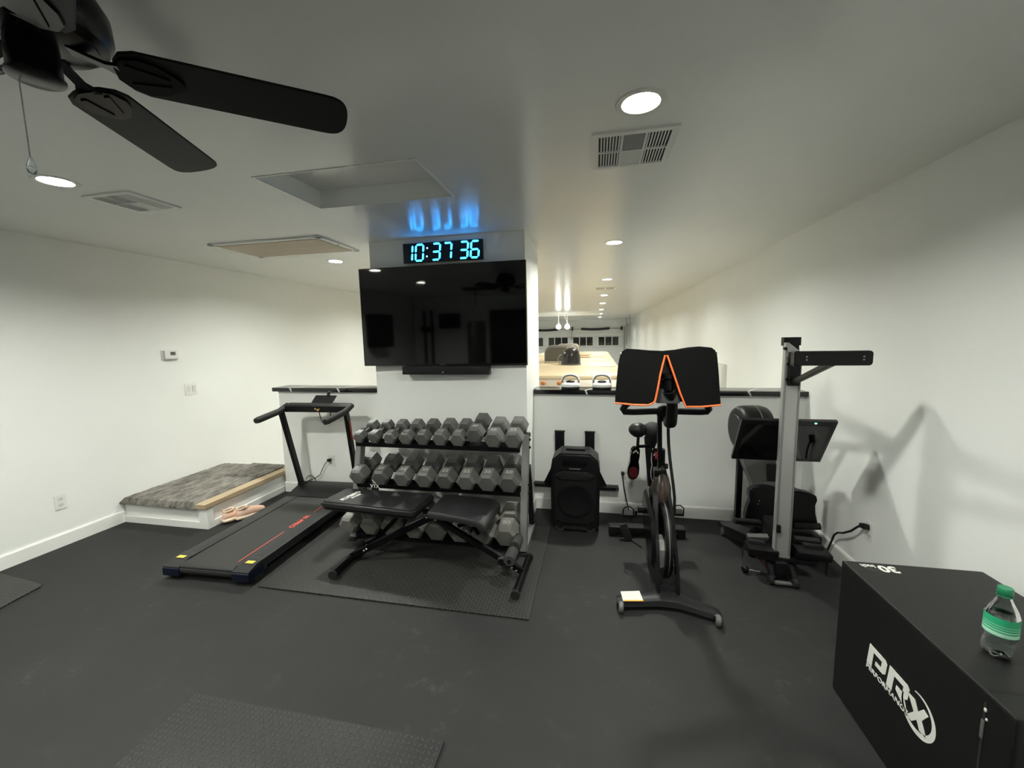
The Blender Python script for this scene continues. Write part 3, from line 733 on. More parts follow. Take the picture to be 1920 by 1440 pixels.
def rv():
    t = thing('recreational_vehicle', 'long tan roofed recreational vehicle parked in the garage below', 'vehicle', (-.82, 11.5, GZ))
    x0, x1, y0, y1, zt = -2.06, .44, 6.55, 16.6, .985
    # roof: slightly crowned skin with rounded corners
    n = 10; rings = []
    poly = rrect(x1 - x0, y1 - y0, .38, 6, (x0 + x1) / 2, (y0 + y1) / 2)
    def ring(sc, z):
        cx, cy = (x0 + x1) / 2, (y0 + y1) / 2
        return [((px - cx) * (1 - sc / 1.25) + cx, (py - cy) * (1 - sc / 5.) + cy, z) for px, py in poly]
    MB().loft([ring(-.012, zt - .07), ring(-.012, zt - .035), ring(0, zt - .012), ring(.06, zt), ring(.6, zt + .02), ring(1.1, zt + .025)]).build('roof', 'tan', t)
    body = MB().loft([ring(-.03, GZ + .5), ring(-.03, .2), ring(-.015, zt - .3), ring(.0, zt - .07)]); body.build('body', 'rvfront', t)
    # front cap that bulges toward the ledge
    MB().loft([[(x0 + .05, y0 + .3, zt - .075), (x1 - .05, y0 + .3, zt - .075), (x1 - .05, y0 - .02, zt - .075), (x0 + .05, y0 - .02, zt - .075)],
               [(x0 + .03, y0 + .3, zt - .25), (x1 - .03, y0 + .3, zt - .25), (x1 - .03, y0 - .20, zt - .25), (x0 + .03, y0 - .20, zt - .25)],
               [(x0, y0 + .3, .1), (x1, y0 + .3, .1), (x1, y0 - .45, .1), (x0, y0 - .45, .1)],
               [(x0, y0 + .3, GZ + .5), (x1, y0 + .3, GZ + .5), (x1, y0 - .42, GZ + .5), (x0, y0 - .42, GZ + .5)]]).build('front_cap', 'rvfront', t)
    sm = MB()
    for yy in (8.2, 10.6, 13.2): sm.box(((x0 + x1) / 2, yy, zt + .013), (x1 - x0 - .15, .025, .010))
    sm.box((-.07, 7.6, zt + .006), (.02, 2.0, .008))
    sm.build('roof_seam', mat('tan_sealant', (.52, .43, .30), .6), t, smooth=False)
    MB().box((.02, 11.8, zt + .03), (.46, .46, .05), bev=.01).build('roof_vent', mat('cream_vent', (.62, .56, .36), .5), t)
    for yy, s in ((10.1, .6), (9.4, .4)): pass
    mb = MB(); mb.box((-.42, 12.4, zt + .045), (.5, .5, .06), bev=.015); mb.build('roof_vent', mat('tan_vent', (.50, .38, .24), .5), t)
    mb = MB(); mb.box((-.30, 11.3, zt + .035), (.30, .10, .03), bev=.01); mb.build('roof_bracket', mat('brown_bracket', (.32, .22, .13), .5), t)
    # air conditioners
    def ac(cx, y, w, L, h, nm, m):
        prof = [(-w / 2, 0), (-w / 2, h * .62), (-w * .46, h * .86), (-w * .36, h), (w * .36, h), (w * .46, h * .86), (w / 2, h * .62), (w / 2, 0)]
        a = MB(); rings = []
        for s, yy in ((.90, 0), (.97, .03), (1, .08), (1, L - .1), (.95, L)):
            rings.append([(cx + px * s, y + yy, zt + .01 + pz * (s if pz > 0 else 1)) for px, pz in prof])
        a.loft(rings); return a.build(nm, m, t)
    ac(-.80, 9.15, .70, 1.0, .40, 'air_conditioner', 'rvgrey')
    MB().box((-.80, 9.13, zt + .04), (.66, .02, .06)).build('air_conditioner_base', 'rvfront', t)
    ac(-.92, 13.2, .72, 1.0, .36, 'air_conditioner', mat('tan_grey_shroud', (.20, .17, .13), .6))
    MB().lathe([(.0, .385), (.06, .382), (.12, .355), (.165, .30), (.192, .22), (.20, .14), (.20, .045)], (-.52, 8.62, zt), n=32).build('satellite_dome', 'dome', t)
    MB().lathe([(.0, .05), (.212, .05), (.212, .0), (0, 0)], (-.52, 8.62, zt), n=32).build('dome_base', 'midgrey', t)
    MB().tube([(-.75, 8.6, zt + .03), (-.79, 8.6, zt + .14), (-.75, 8.6, zt + .22), (-.70, 8.6, zt + .24)], .010, n=8).build('cable', 'steel', t)
    for x in (-.83, -.575):
        MB().lathe([(0, .04), (.018, .036), (.036, .016), (.042, 0), (0, 0)], (x, y0 - .070, zt - .125), axis=(0, -.8, .6), n=16).build('clearance_lamp', 'amber', t)
rv()

# two handled weights on the right ledge
def handled():
    t = thing('handled_weight', 'white and black handled weight on the ledge, nearer the pillar', 'exercise weight', (0, 0, 0), 0, 'handled weights on the ledge')
    def ell(w, d, z, n=24): return [(w * math.cos(2 * PI * i / n), d * math.sin(2 * PI * i / n), z) for i in range(n)]
    MB().loft([ell(.078, .05, 0), ell(.083, .055, .004), ell(.083, .055, .020), ell(.080, .052, .024)]).build('base', 'blackp', t, local=True)
    MB().loft([ell(.084, .057, .022), ell(.086, .059, .032), ell(.084, .056, .046), ell(.076, .048, .056), ell(.06, .035, .060)]).build('shell', 'white', t, local=True)
    pts = [(-.072, 0, .050), (-.074, 0, .075), (-.066, 0, .100), (-.045, 0, .118), (-.015, 0, .126), (.015, 0, .126), (.045, 0, .118), (.066, 0, .100), (.074, 0, .075), (.072, 0, .050)]
    MB().tube(pts, .0085, n=10).build('handle_inner', 'greyh', t, local=True)
    MB().tube([(x * 1.05, y, z + .006) for x, y, z in pts[1:-1]], .0075, n=10, flat=1.5).build('handle_top', 'white', t, local=True)
    MB().sphere((0, -.008, .066), .036, (1.1, .7, .45)).build('knob', 'blackp', t, local=True)
    return t
h0 = handled(); h0.location = (-.228, 3.70, 1.126)
dup(h0, (.050, 3.70, 1.126), label='white and black handled weight on the ledge, nearer the bike screen')
o = MB().box((-.548, 3.69, 1.134), (.018, .03, .016), bev=.003).build('door_stop', 'white'); tag(o, 'tiny white block on the stone ledge against the pillar', 'block')


# ------------------------------------------------------------------ floor mats
def mat_slab(name, x0, x1, y0, y1, m, lab, h=.010):
    o = MB().box(((x0 + x1) / 2, (y0 + y1) / 2, h / 2), (x1 - x0, y1 - y0, h), bev=.002).build(name, m, smooth=False)
    return tag(o, lab, 'floor mat')
mat_slab('tread_mat', -2.165, -.368, 2.118, 3.27, 'tread2', 'black tread plate rubber mat under the dumbbell rack and bench')
mat_slab('tread_mat', -1.785, -.585, .30, 1.362, 'tread', 'black tread plate rubber mat at the bottom edge of the photo', .012)
mp_ = MB(); mp_.prism(rrect(1.5, 1.0, .04, 4, -4.33 + .04, 1.38), .009, Matrix.Translation((0, 0, .0045)) @ Matrix.Rotation(R(0), 4, 'Z'))
tag(MB().prism([(-4.15, .9), (-3.40, .9), (-3.60, 1.74), (-3.625, 1.86), (-3.65, 1.882), (-4.15, 1.93)], .009, Matrix.Translation((0, 0, .0045))).build('floor_mat', 'tread', smooth=False), 'corner of a dark rubber mat at the left edge of the photo', 'floor mat')
mp_.bm.free()

# ------------------------------------------------------------------ treadmill
def treadmill():
    RZ = R(2.3)
    t = thing('treadmill', 'black folding treadmill with slim side grips beside the stair landing', 'treadmill', (-2.56, 2.13, 0), RZ)
    Mx = Matrix.Translation((-2.56, 2.13, 0)) @ Matrix.Rotation(RZ, 4, 'Z')
    L = 1.50; W = .325
    def B(mb, name, m, par=t, **k):
        mb.bm.transform(Mx); return mb.build(name, m, par, **k)
    for s in (-1, 1):
        rail = MB().box((s * (W - .058), L / 2 + .02, .085), (.116, L - .02, .062), bev=.008)
        r = B(rail, 'side_rail', 'deck')
        e = MB().loft([[(s * (W - .118), -.03, .035), (s * (W + .004), -.03, .035), (s * (W + .004), -.03, .095), (s * (W - .118), -.03, .095)],
                       [(s * (W - .118), .05, .030), (s * (W + .004), .05, .030), (s * (W + .004), .05, .120), (s * (W - .118), .05, .120)],
                       [(s * (W - .118), .13, .040), (s * (W + .004), .13, .040), (s * (W + .004), .13, .119), (s * (W - .118), .13, .119)]])
        B(e, 'end_cap', 'deck')
        B(MB().loft([[(s * (W - .120), -.036, .033), (s * (W + .006), -.036, .033), (s * (W + .006), -.036, .084), (s * (W - .120), -.036, .084)], [(s * (W - .120), -.026, .031), (s * (W + .0065), -.026, .031), (s * (W + .0065), -.026, .090), (s * (W - .120), -.026, .090)], [(s * (W - .010), .10, .034), (s * (W + .0065), .10, .034), (s * (W + .0065), .10, .090), (s * (W - .010), .10, .090)]]), 'end_bumper', 'navy')
        B(MB().box((s * (W - .052), .055, .1205), (.058, .030, .002), rot=(0, 0, 0)), 'warning_sticker', 'yellow', smooth=False)
        B(MB().box((s * (W - .01), .045, .018), (.05, .07, .036), bev=.006), 'foot', 'blackr')
    B(MB().box((0, L / 2 - .02, .075), (2 * W - .22, L - .04, .040)), 'deck_board', 'blackp', smooth=False)
    belt = MB(); bw = W - .120
    ring = []
    for y, z in ((.02, .095), (.0, .110), (.03, .112), (L - .25, .112)): ring.append((y, z))
    belt.loft([[(-bw, y, z), (bw, y, z), (bw, y, z - .010), (-bw, y, z - .010)] for y, z in ((-.022, .060), (-.028, .080), (-.018, .099), (.004, .109), (.03, .1115), (L - .22, .1115))])
    B(belt, 'belt', 'belt')
    B(MB().cyl((-bw, -.002, .080), (bw, -.002, .080), .024, n=16), 'roller', 'blackp')
    # print on the right rail: red line, letters, red line
    xr_ = bw - .030
    for a, b in ((.06, .50), (.86, 1.20)):
        B(MB().box((xr_, (a + b) / 2, .1125), (.006, b - a, .001)), 'stripe', 'redpr', smooth=False)
    text_mesh('W\u2013PPRO', .058, Mx @ Matrix.Translation((xr_, .68, .1128)) @ Matrix.Rotation(R(-90), 4, 'Z'), 'lettering', 'redpr', t, .0004, bold=.0015)
    # motor hood
    hd = MB().loft([[(-W + .01, 1.17, .10), (W - .01, 1.17, .10), (W - .01, 1.17, .118), (-W + .01, 1.17, .118)],
                    [(-W, 1.24, .05), (W, 1.24, .05), (W - .01, 1.24, .150), (-W + .01, 1.24, .150)],
                    [(-W, 1.30, .04), (W, 1.30, .04), (W - .015, 1.30, .168), (-W + .015, 1.30, .168)],
                    [(-W, 1.46, .04), (W, 1.46, .04), (W - .02, 1.46, .165), (-W + .02, 1.46, .165)],
                    [(-W + .01, 1.50, .05), (W - .01, 1.50, .05), (W - .03, 1.50, .140), (-W + .03, 1.50, .140)]])
    B(hd, 'motor_hood', 'blackp')
    # uprights lean toward the runner
    for s in (-1, 1):
        B(MB().bar((s * (W - .02), 1.38, .10), (s * (W + .012), 1.205, .925), .030, .060, .005, up=(0, 1, 0)), 'upright', 'blackm')
        B(MB().box((s * (W - .022), 1.375, .135), (.055, .085, .09), bev=.01), 'hinge', 'blackp')
        g = MB().tube([(s * (W + .014), 1.30, .985), (s * (W + .014), 1.24, .965), (s * (W + .012), 1.18, .945), (s * (W + .012), 1.10, .935), (s * (W + .010), .915, .915), (s * (W + .010), .885, .912)], [.025, .027, .028, .029, .029, .024], n=16)
        B(g, 'hand_grip', 'blackr')
    B(MB().bar((W + .0135, 1.262, .66), (W + .0145, 1.215, .86), .034, .020, .002, up=(0, 1, 0)), 'red_decal', mat('red_decal', (.22, .03, .015), .4))
    con = MB().loft([[(-W - .01, 1.232, .930), (W + .01, 1.232, .930), (W + .01, 1.228, .985), (-W - .01, 1.228, .985)],
                     [(-W - .01, 1.25, .925), (W + .01, 1.25, .925), (W + .01, 1.245, .998), (-W - .01, 1.245, .998)],
                     [(-W, 1.32, .950), (W, 1.32, .950), (W, 1.32, 1.006), (-W, 1.32, 1.006)]])
    B(con, 'console', 'blackp')
    for i, (x, z) in enumerate(((.055, .974), (.075, .965), (.093, .970), (.083, .959))):
        B(MB().sphere((x - .05, 1.226, z - .012), .0105, (1, .4, .8), u=10, v=6), 'button', mat('brass_button', (.45, .28, .08), .4))
    # tablet ledge
    B(MB().prism([(-.085, 0), (.135, 0), (.175, .078), (-.045, .078)], .010, XZ((-.02, 1.33, 1.000), rx=-20)), 'tablet_holder', 'darkgrey')
    B(MB().box((.075, 1.345, 1.086), (.022, .02, .055), rot=(0, 28, 0), bev=.004), 'tablet_clip', 'darkgrey')
    # hanging safety cord
    B(MB().tube([(.045, 1.225, .955), (.055, 1.22, .90), (.075, 1.215, .845), (.105, 1.21, .815), (.135, 1.21, .822), (.155, 1.215, .86), (.165, 1.22, .91), (.168, 1.225, .95)], .0042, n=6), 'safety_cord', 'blackp')
treadmill()
# its power cord: from hood to outlet
o = bpy.data.objects['treadmill']
cord_ = MB().tube([(-2.84, 3.6, 0.02), (-2.8686, 3.632, 0.1256), (-2.881, 3.632, 0.1712), (-2.9182, 3.632, 0.1997), (-2.9616, 3.632, 0.194), (-2.9864, 3.632, 0.1598), (-2.974, 3.632, 0.137), (-2.881, 3.632, 0.1712), (-2.819, 3.632, 0.2111), (-2.788, 3.632, 0.2681), (-2.7508, 3.632, 0.3308), (-2.7136, 3.632, 0.3707)], .0040, n=8).build('power_cord', 'blackr', o)
MBx = MB().box((-2.700, 3.636, .374), (.034, .034, .026), bev=.004); MBx.build('plug', 'blackr', cord_)

# ------------------------------------------------------------------ pale sneakers beside the landing
def sneaker():
    t = thing('sneaker', '', 'shoe', (0, 0, 0), 0, 'pair of peach sneakers')
    # local: toe at +y, length .27
    def foot(y, w, z0, z1, n=14, off=0.):
        return [(off + w * math.cos(2 * PI * i / n), y, (z0 + z1) / 2 + (z1 - z0) / 2 * math.sin(2 * PI * i / n)) for i in range(n)]
    so = MB(); rings = []
    for y, w, h in ((-.135, .018, .030), (-.125, .031, .036), (-.09, .038, .036), (-.03, .034, .030), (.03, .040, .026), (.08, .045, .024), (.115, .038, .028), (.137, .018, .034)):
        rings.append([(-w, y, 0 if abs(y) < .12 else .010), (w, y, 0 if abs(y) < .12 else .010), (w * 1.06, y, h * .6), (w, y, h), (-w, y, h), (-w * 1.06, y, h * .6)])
    so.loft(rings).build('sole', 'peachs', t, local=True, sub=1)
    up = MB(); rings = []
    for y, w, h in ((-.130, .020, .062), (-.118, .030, .080), (-.085, .035, .078), (-.045, .033, .072), (.0, .034, .078), (.035, .038, .072), (.075, .042, .064), (.108, .037, .055), (.132, .022, .044)):
        n = 14; rings.append([(w * math.cos(2 * PI * i / n) * (1 if math.sin(2 * PI * i / n) < 0 else .86), y, .022 + max(0, (h - .022)) * (.5 + .5 * math.sin(2 * PI * i / n))) for i in range(n)])
    up.loft(rings).build('upper', 'peach', t, local=True, sub=1)
    MB().sphere((0, -.070, .0815), .027, (.84, 1.6, .30)).build('opening', 'peachd', t, local=True)  # solid dark oval stands for the shaded hollow of the shoe
    MB().tube([(.026 * math.cos(a), -.072 + .045 * math.sin(a), .084 + .004 * math.sin(a)) for a in [2 * PI * i / 18 for i in range(18)]], .0048, n=8, closed=True).build('collar', 'peachs', t, local=True)
    MB().tube([(0, -.118, .082), (0, -.134, .098), (0, -.138, .108), (0, -.131, .100)], .004, n=6).build('pull_tab', 'peach', t, local=True)
    lc = MB()
    for i in range(4):
        y = -.012 + i * .020; z = .080 - i * .007
        lc.tube([(-.020, y, z - .008), (0, y + .004, z + .004), (.020, y, z - .008)], .0028, n=6)
        if i < 3: lc.tube([(-.020, y, z - .008), (.018, y + .018, z - .011)], .0022, n=6)
    lc.build('laces', 'peachs', t, local=True)
    return t
s0 = sneaker()
# toes point along +y away from the camera, close together by the landing
s0.location = (-3.120, 3.045, .001); s0.rotation_euler = (0, 0, R(-20)); s0.scale = (1.05, .95, 1.30); s0['label'] = 'peach mesh sneaker nearer the treadmill, toe away from camera'
dup(s0, (-3.207, 2.985, .001), (0, 0, R(-12)), 'peach mesh sneaker against the stair landing, beside its mate')

# ------------------------------------------------------------------ dumbbell rack
TIER = [dict(z=.800, y=2.90, tilt=13), dict(z=.470, y=2.88, tilt=15), dict(z=.075, y=2.83, tilt=14)]
def rack():
    t = thing('dumbbell_rack', 'three tier grey and black dumbbell rack in front of the pillar', 'rack', (-1.23, 2.95, 0))
    for s, x in ((1, -.520), (-1, -1.905)):
        MB().bar((x, 2.815, .03), (x, 3.000, .865), .050, .070, .004, up=(0, 1, 0)).build('upright', 'silver', t)
        MB().bar((x + s * .002, 2.985, .855), (x + s * .002, 3.052, .855), .052, .030, .003).build('top_cap', 'blackp', t)
        MB().bar((x, 3.235, .03), (x, 3.060, .60), .040, .050, .003, up=(0, 1, 0)).build('rear_leg', 'blackm', t)
        MB().bar((x, 2.800, .030), (x, 3.270, .030), .048, .040, .004).build('base_foot', 'silver', t)
        MB().box((x, 2.790, .014), (.056, .050, .027), bev=.005).build('rubber_foot', 'blackr', t)
        MB().box((x, 3.270, .031), (.056, .030, .052), bev=.006).build('rubber_foot', 'blackr', t)
    for q in TIER:
        a = R(q['tilt'])
        for k, dy in ((0, 0.), (1, .215)):
            y, z = q['y'] + dy * math.cos(a), q['z'] + dy * math.sin(a)
            mb = MB()
            mb.box((-1.2125, y + .012, z - .003), (1.335, .085, .006), rot=(q['tilt'], 0, 0))
            mb.box((-1.2125, y - .030, z - (.022 if k == 0 else .015)), (1.335, .006, .040), rot=(q['tilt'], 0, 0))
            mb.build('shelf_rail', 'blackm', t, smooth=False)
    # white lettering on the middle tier's front lip
    text_mesh('VTX', .040, XZ((-1.72, TIER[1]['y'] - .036, TIER[1]['z'] - .026)), 'lettering', 'whitep', t, .0005, bold=.001)
    for dz, y in ((.80, 2.97), (.47, 2.905)):
        for z in (dz + .03, dz - .03):
            MB().cyl((-.496, y + .01, z), (-.482, y + .01, z), .010, n=6).build('bolt', 'blackm', t)
rack()

# dumbbells: hex heads lying front to back on the tiers
def dumbbell(w, L, num, mname):
    w *= 1.10
    """local: axis along y, centre of bell at origin, w = corner to corner of the heads"""
    t = thing('hex_dumbbell', '', 'dumbbell', (0, 0, 0))
    hl = w * .82
    grip = L - 2 * hl
    for s in (-1, 1):
        r = w / 2; mb = MB(); rings = []
        for f, sc in ((0, .76), (.13, 1.), (.86, 1.), (1., .80)):
            y = s * (grip / 2 + hl * (1 - f) if True else 0)
            rings.append([(r * sc * math.cos(PI / 3 * i), y, r * sc * math.sin(PI / 3 * i)) for i in range(6)])
        mb.loft(rings)
        h = mb.build('head', mname, t, local=True, angle=20)
        if s < 0:
            zt = r * .866 + .0004
            Mx = Matrix.Translation((0, -(grip / 2 + hl * .52), zt)) @ Matrix.Rotation(0, 4, 'Z')
            text_mesh(num, w * .33, Mx, 'numeral', 'numeral', h, .0008, local=True, bold=.0008)
    MB().lathe([(w * .13, -grip / 2 - .004), (w * .13, -grip / 2 + .012), (.0145, -grip * .3), (.017, 0), (.0145, grip * .3), (w * .13, grip / 2 - .012), (w * .13, grip / 2 + .004)], axis=(0, 1, 0), n=16).build('handle', 'grip', t, local=True)
    return t
ordn = ['first', 'second', 'third', 'fourth', 'fifth', 'sixth', 'seventh', 'eighth', 'ninth', 'tenth']
topx = [-1.835, -1.705, -1.568, -1.436, -1.300, -1.157, -1.018, -.880, -.742, -.592]
topw = [.094, .098, .102, .106, .110, .116, .116, .126, .132, .136]
topn = ['10', '10', '12', '12', '15', '15', '20', '40', '45', '55']
midx = [-1.858, -1.662, -1.474, -1.294, -1.122, -.956, -.790, -.628]
midw = [.132, .136, .136, .140, .142, .144, .148, .152]
midn = ['25', '25', '30', '30', '22', '22', '35', '50']
botx = [-1.930, -1.742, -1.560, -1.375, -1.190, -1.005, -.820, -.645]
botw = [.150, .155, .160, .160, .160, .164, .168, .172]
botn = ['60', '60', '65', '65', '70', '70', '80', '90']
def put(xs, ws, ns, q, tier, len_f, grp):
    a = R(q['tilt'])
    for i, (x, w, n) in enumerate(zip(xs, ws, ns)):
        L = .185 + w * .98
        m = ('hexg', 'hexd', 'hexg')[i % 3] if tier != 'bottom' else 'hexl'
        d = dumbbell(w, L, n, m)
        h = w * 1.10 / 2 * .866 + .001
        c = L / 2 - .045
        raise_ = .0
        if tier == 'top' and i == 7: raise_ = .036
        yy = q['y'] - .030 + c * math.cos(a) - (h + raise_) * math.sin(a) + .02
        zz = q['z'] + (c - .02) * math.sin(a) + (h + raise_) * math.cos(a) + .001
        d.location = (x, yy, zz); d.rotation_euler = (a, 0, R(random.uniform(-1.5, 1.5)))
        d['group'] = grp
        place = ordn[i] + ' from the left'
        if i == 0: place = 'leftmost'
        if i == len(xs) - 1: place = 'rightmost, beside the grey upright'
        extra = {('top', 7): 'sitting higher, ', ('middle', 7): 'numbered 50, '}.get((tier, i), '')
        d['label'] = f'grey hex dumbbell on the {tier} rack tier, {extra}{place}'
put(topx, topw, topn, TIER[0], 'top', 1, 'hex dumbbells on the top tier')
put(midx, midw, midn, TIER[1], 'middle', 1, 'hex dumbbells on the middle tier')
put(botx, botw, botn, TIER[2], 'bottom', 1, 'hex dumbbells on the bottom tier')

# ------------------------------------------------------------------ weight bench
def bench():
    t = thing('weight_bench', 'black adjustable flat weight bench in front of the dumbbell rack', 'bench', (-1.15, 2.6, 0.01))
    # back pad and seat pad
    def pad(poly, z, h, name, m='vinyl', tilt=None):
        mb = MB().prism(poly, h, Matrix.Translation((0, 0, z)), bev=.014, seg=3)
        return mb.build(name, m, t)
    bp_ = [(-1.985, 2.545), (-1.955, 2.530), (-1.245, 2.475), (-1.215, 2.50), (-1.200, 2.790), (-1.225, 2.815), (-1.925, 2.815), (-1.955, 2.79)]
    b = pad(bp_, .405, .052, 'back_pad')
    MB().prism([(x * .97 - .045, 2.66 + (y - 2.66) * .95) for x, y in bp_], .012, Matrix.Translation((0, 0, .375))).build('pad_board', 'blackp', t)
    for dx, s_, w in ((0, .040, 1.0), (.052, .022, 1.35)):
        pass
    text_mesh('FLYBIRD', .050, Matrix.Translation((-1.815, 2.665, .4317)) @ Matrix.Rotation(R(78), 4, 'Z'), 'lettering', 'whitep', b, .0004, bold=.002)
    text_mesh('FITNESS', .026, Matrix.Translation((-1.770, 2.665, .4317)) @ Matrix.Rotation(R(78), 4, 'Z'), 'lettering', 'whitep', b, .0004, bold=.001)
    # seat, its right end rolls downward
    n = 10; rings = []
    prof = [(-1.120, .428), (-1.105, .436), (-.98, .434), (-.86, .430), (-.76, .424), (-.715, .412), (-.690, .390), (-.684, .362), (-.700, .340)]
    low = [(-1.120, .385), (-1.105, .382), (-.98, .382), (-.86, .380), (-.77, .372), (-.745, .365), (-.735, .358), (-.728, .350), (-.715, .338)]
    for (x, z), (x2, z2) in zip(prof, low):
        u = (x + 1.12) / .44; y0 = 2.480 - .06 * u; y1 = 2.800 + .010 * u
        rings.append([(x, y0 + .012, z), (x, y0, z - .012), (x2, y0, z2 + .006), (x2, y1, z2 + .006), (x, y1, z - .012), (x, y1 - .012, z)])
    MB().loft(rings).build('seat_pad', 'vinyl', t, angle=50)
    zf = .010
    # feet along y
    MB().cyl((-1.722, 2.275, .040), (-1.735, 2.78, .040), .026, n=18).build('rear_foot', 'blackg', t)
    for y in (2.272, 2.783): MB().cyl((-1.722, y - .008, .040), (-1.722, y + .008, .040), .031, n=18).build('foot_cap', 'blackr', t)
    MB().cyl((-.478, 2.285, .036), (-.462, 2.72, .036), .024, n=18).build('front_foot', 'blackg', t)
    for y in (2.282, 2.722): MB().cyl((-.478 if y < 2.5 else -.462, y - .010, .036), (-.478 if y < 2.5 else -.462, y + .010, .036), .029, n=18).build('foot_cap', 'blackr', t)
    # crossing legs
    MB().bar((-1.735, 2.50, .045), (-1.13, 2.60, .350), .034, .044, .004).build('rear_leg', 'blackg', t)
    MB().bar((-.47, 2.52, .045), (-1.14, 2.60, .350), .032, .040, .004).build('front_leg', 'blackg', t)
    MB().bar((-.97, 2.66, .26), (-.735, 2.66, .355), .020, .026, .003).build('seat_strut', 'blackg', t)
    MB().bar((-1.63, 2.66, .095), (-1.36, 2.68, .372), .022, .030, .003).build('back_strut', 'blackg', t)
    MB().bar((-1.22, 2.64, .362), (-.82, 2.64, .362), .04, .026, .004).build('seat_beam', 'blackg', t)
    MB().bar((-1.90, 2.67, .366), (-1.22, 2.66, .366), .04, .020, .004).build('back_beam', 'blackg', t)
    MB().bar((-.90, 2.64, .355), (-.80, 2.62, .23), .018, .022, .002).build('seat_post', 'blackg', t)
    # hardware
    for c in ((-1.62, 2.487, .105), (-1.60, 2.487, .118), (-1.665, 2.60, .085), (-.545, 2.503, .075), (-.515, 2.500, .058), (-1.10, 2.565, .338), (-1.17, 2.575, .345), (-.80, 2.455, .372), (-.90, 2.63, .240)):
        MB().sphere(c, .0085, (1, .7, 1), u=10, v=8).build('bolt', 'chrome', t)
    MB().cyl((-1.655, 2.56, .13), (-1.60, 2.62, .145), .012, n=10).build('lock_knob', 'blackp', t)
    MB().cyl((-.63, 2.50, .135), (-.60, 2.48, .155), .010, n=10).build('lock_pin', 'chrome', t)
    MB().box((-.615, 2.515, .115), (.045, .05, .045), rot=(0, 30, 0), bev=.006).build('lock_collar', 'blackp', t)
    # foam rollers across the front leg
    MB().cyl((-.555, 2.47, .135), (-.556, 2.80, .135), .012, n=12).build('roller_bar', 'blackm', t)
    for a, b_ in ((2.475, 2.61), (2.665, 2.80)):
        MB().lathe([(.012, 0), (.036, .002), (.040, .012), (.040, b_ - a - .012), (.036, b_ - a - .002), (.012, b_ - a)], (-.556, a, .135), axis=(0, 1, 0), n=24).build('foam_roller', 'foam', t)
    MB().bar((-.555, 2.64, .125), (-.60, 2.55, .10), .020, .03, .003).build('roller_arm', 'blackg', t)
bench()

# ------------------------------------------------------------------ party speaker and wall bracket
def speaker():
    t = thing('loudspeaker', 'tall black portable loudspeaker standing against the half wall', 'speaker', (-.165, 3.36, 0))
    def sec(y, w, z0, z1, c):
        P = rrect(w, z1 - z0, c, 5, -.165, (z0 + z1) / 2)
        return [(x, y, z) for x, z in P]
    out = [(-.335, .02), (.005, .02), (.030, .06), (.034, .52), (.020, .60), (-.045, .655), (-.285, .655), (-.350, .60), (-.364, .52), (-.360, .06)]
    mb = MB(); mb.prism([(x, z) for x, z in out], .26, Matrix.Translation((0, 3.37, 0)) @ Matrix.Rotation(R(90), 4, 'X'), bev=.016, seg=3)
    mb.build('cabinet', 'blackp', t)
    gr = [(-.325, .085), (-.29, .055), (-.04, .055), (-.005, .085), (.008, .52), (-.33, .52)]
    mb = MB(); mb.prism([(x, z) for x, z in [(-.320, .10), (-.27, .07), (-.06, .07), (-.01, .10), (.006, .47), (-.03, .50), (-.30, .50), (-.336, .47)]], .014, Matrix.Translation((0, 3.236, 0)) @ Matrix.Rotation(R(90), 4, 'X'), bev=.005)
    mb.build('grille', 'mesh', t)
    MB().loft([[(-.33, 3.228, .480), (-.265, 3.228, .515), (-.065, 3.228, .515), (.0, 3.228, .480), (-.045, 3.228, .442), (-.285, 3.228, .442)], [(-.315, 3.212, .480), (-.26, 3.216, .508), (-.07, 3.216, .508), (-.015, 3.212, .480), (-.05, 3.218, .447), (-.28, 3.218, .447)]]).build('brow', 'darkgrey', t, smooth=False)
    MB().box((-.165, 3.226, .535), (.090, .006, .010), bev=.002).build('name_bar', 'midgrey', t)
    MB().box((-.165, 3.236, .585), (.20, .012, .05), bev=.004).build('control_panel', 'blackg', t)
    MB().lathe([(.14, 0), (.145, .006), (.13, .010), (.11, .002), (.02, .004)], (-.165, 3.229, .27), axis=(0, -1, 0), n=36).build('woofer_ring', 'blackp', t)
    for x in (-.285, -.045):
        MB().cyl((x, 3.24, .048), (x, 3.30, .048), .047, n=22).build('wheel', mat('worn_grey_wheel', (.035, .035, .034), .5), t)
        MB().cyl((x, 3.234, .048), (x, 3.242, .048), .028, n=18).build('wheel_hub', 'blackp', t)
    MB().box((-.165, 3.245, .030), (.18, .03, .026), bev=.004).build('kick_plate', 'darkgrey', t)
    MB().box((-.165, 3.37, .662), (.16, .05, .016), bev=.006).build('handle', 'blackp', t)
speaker()
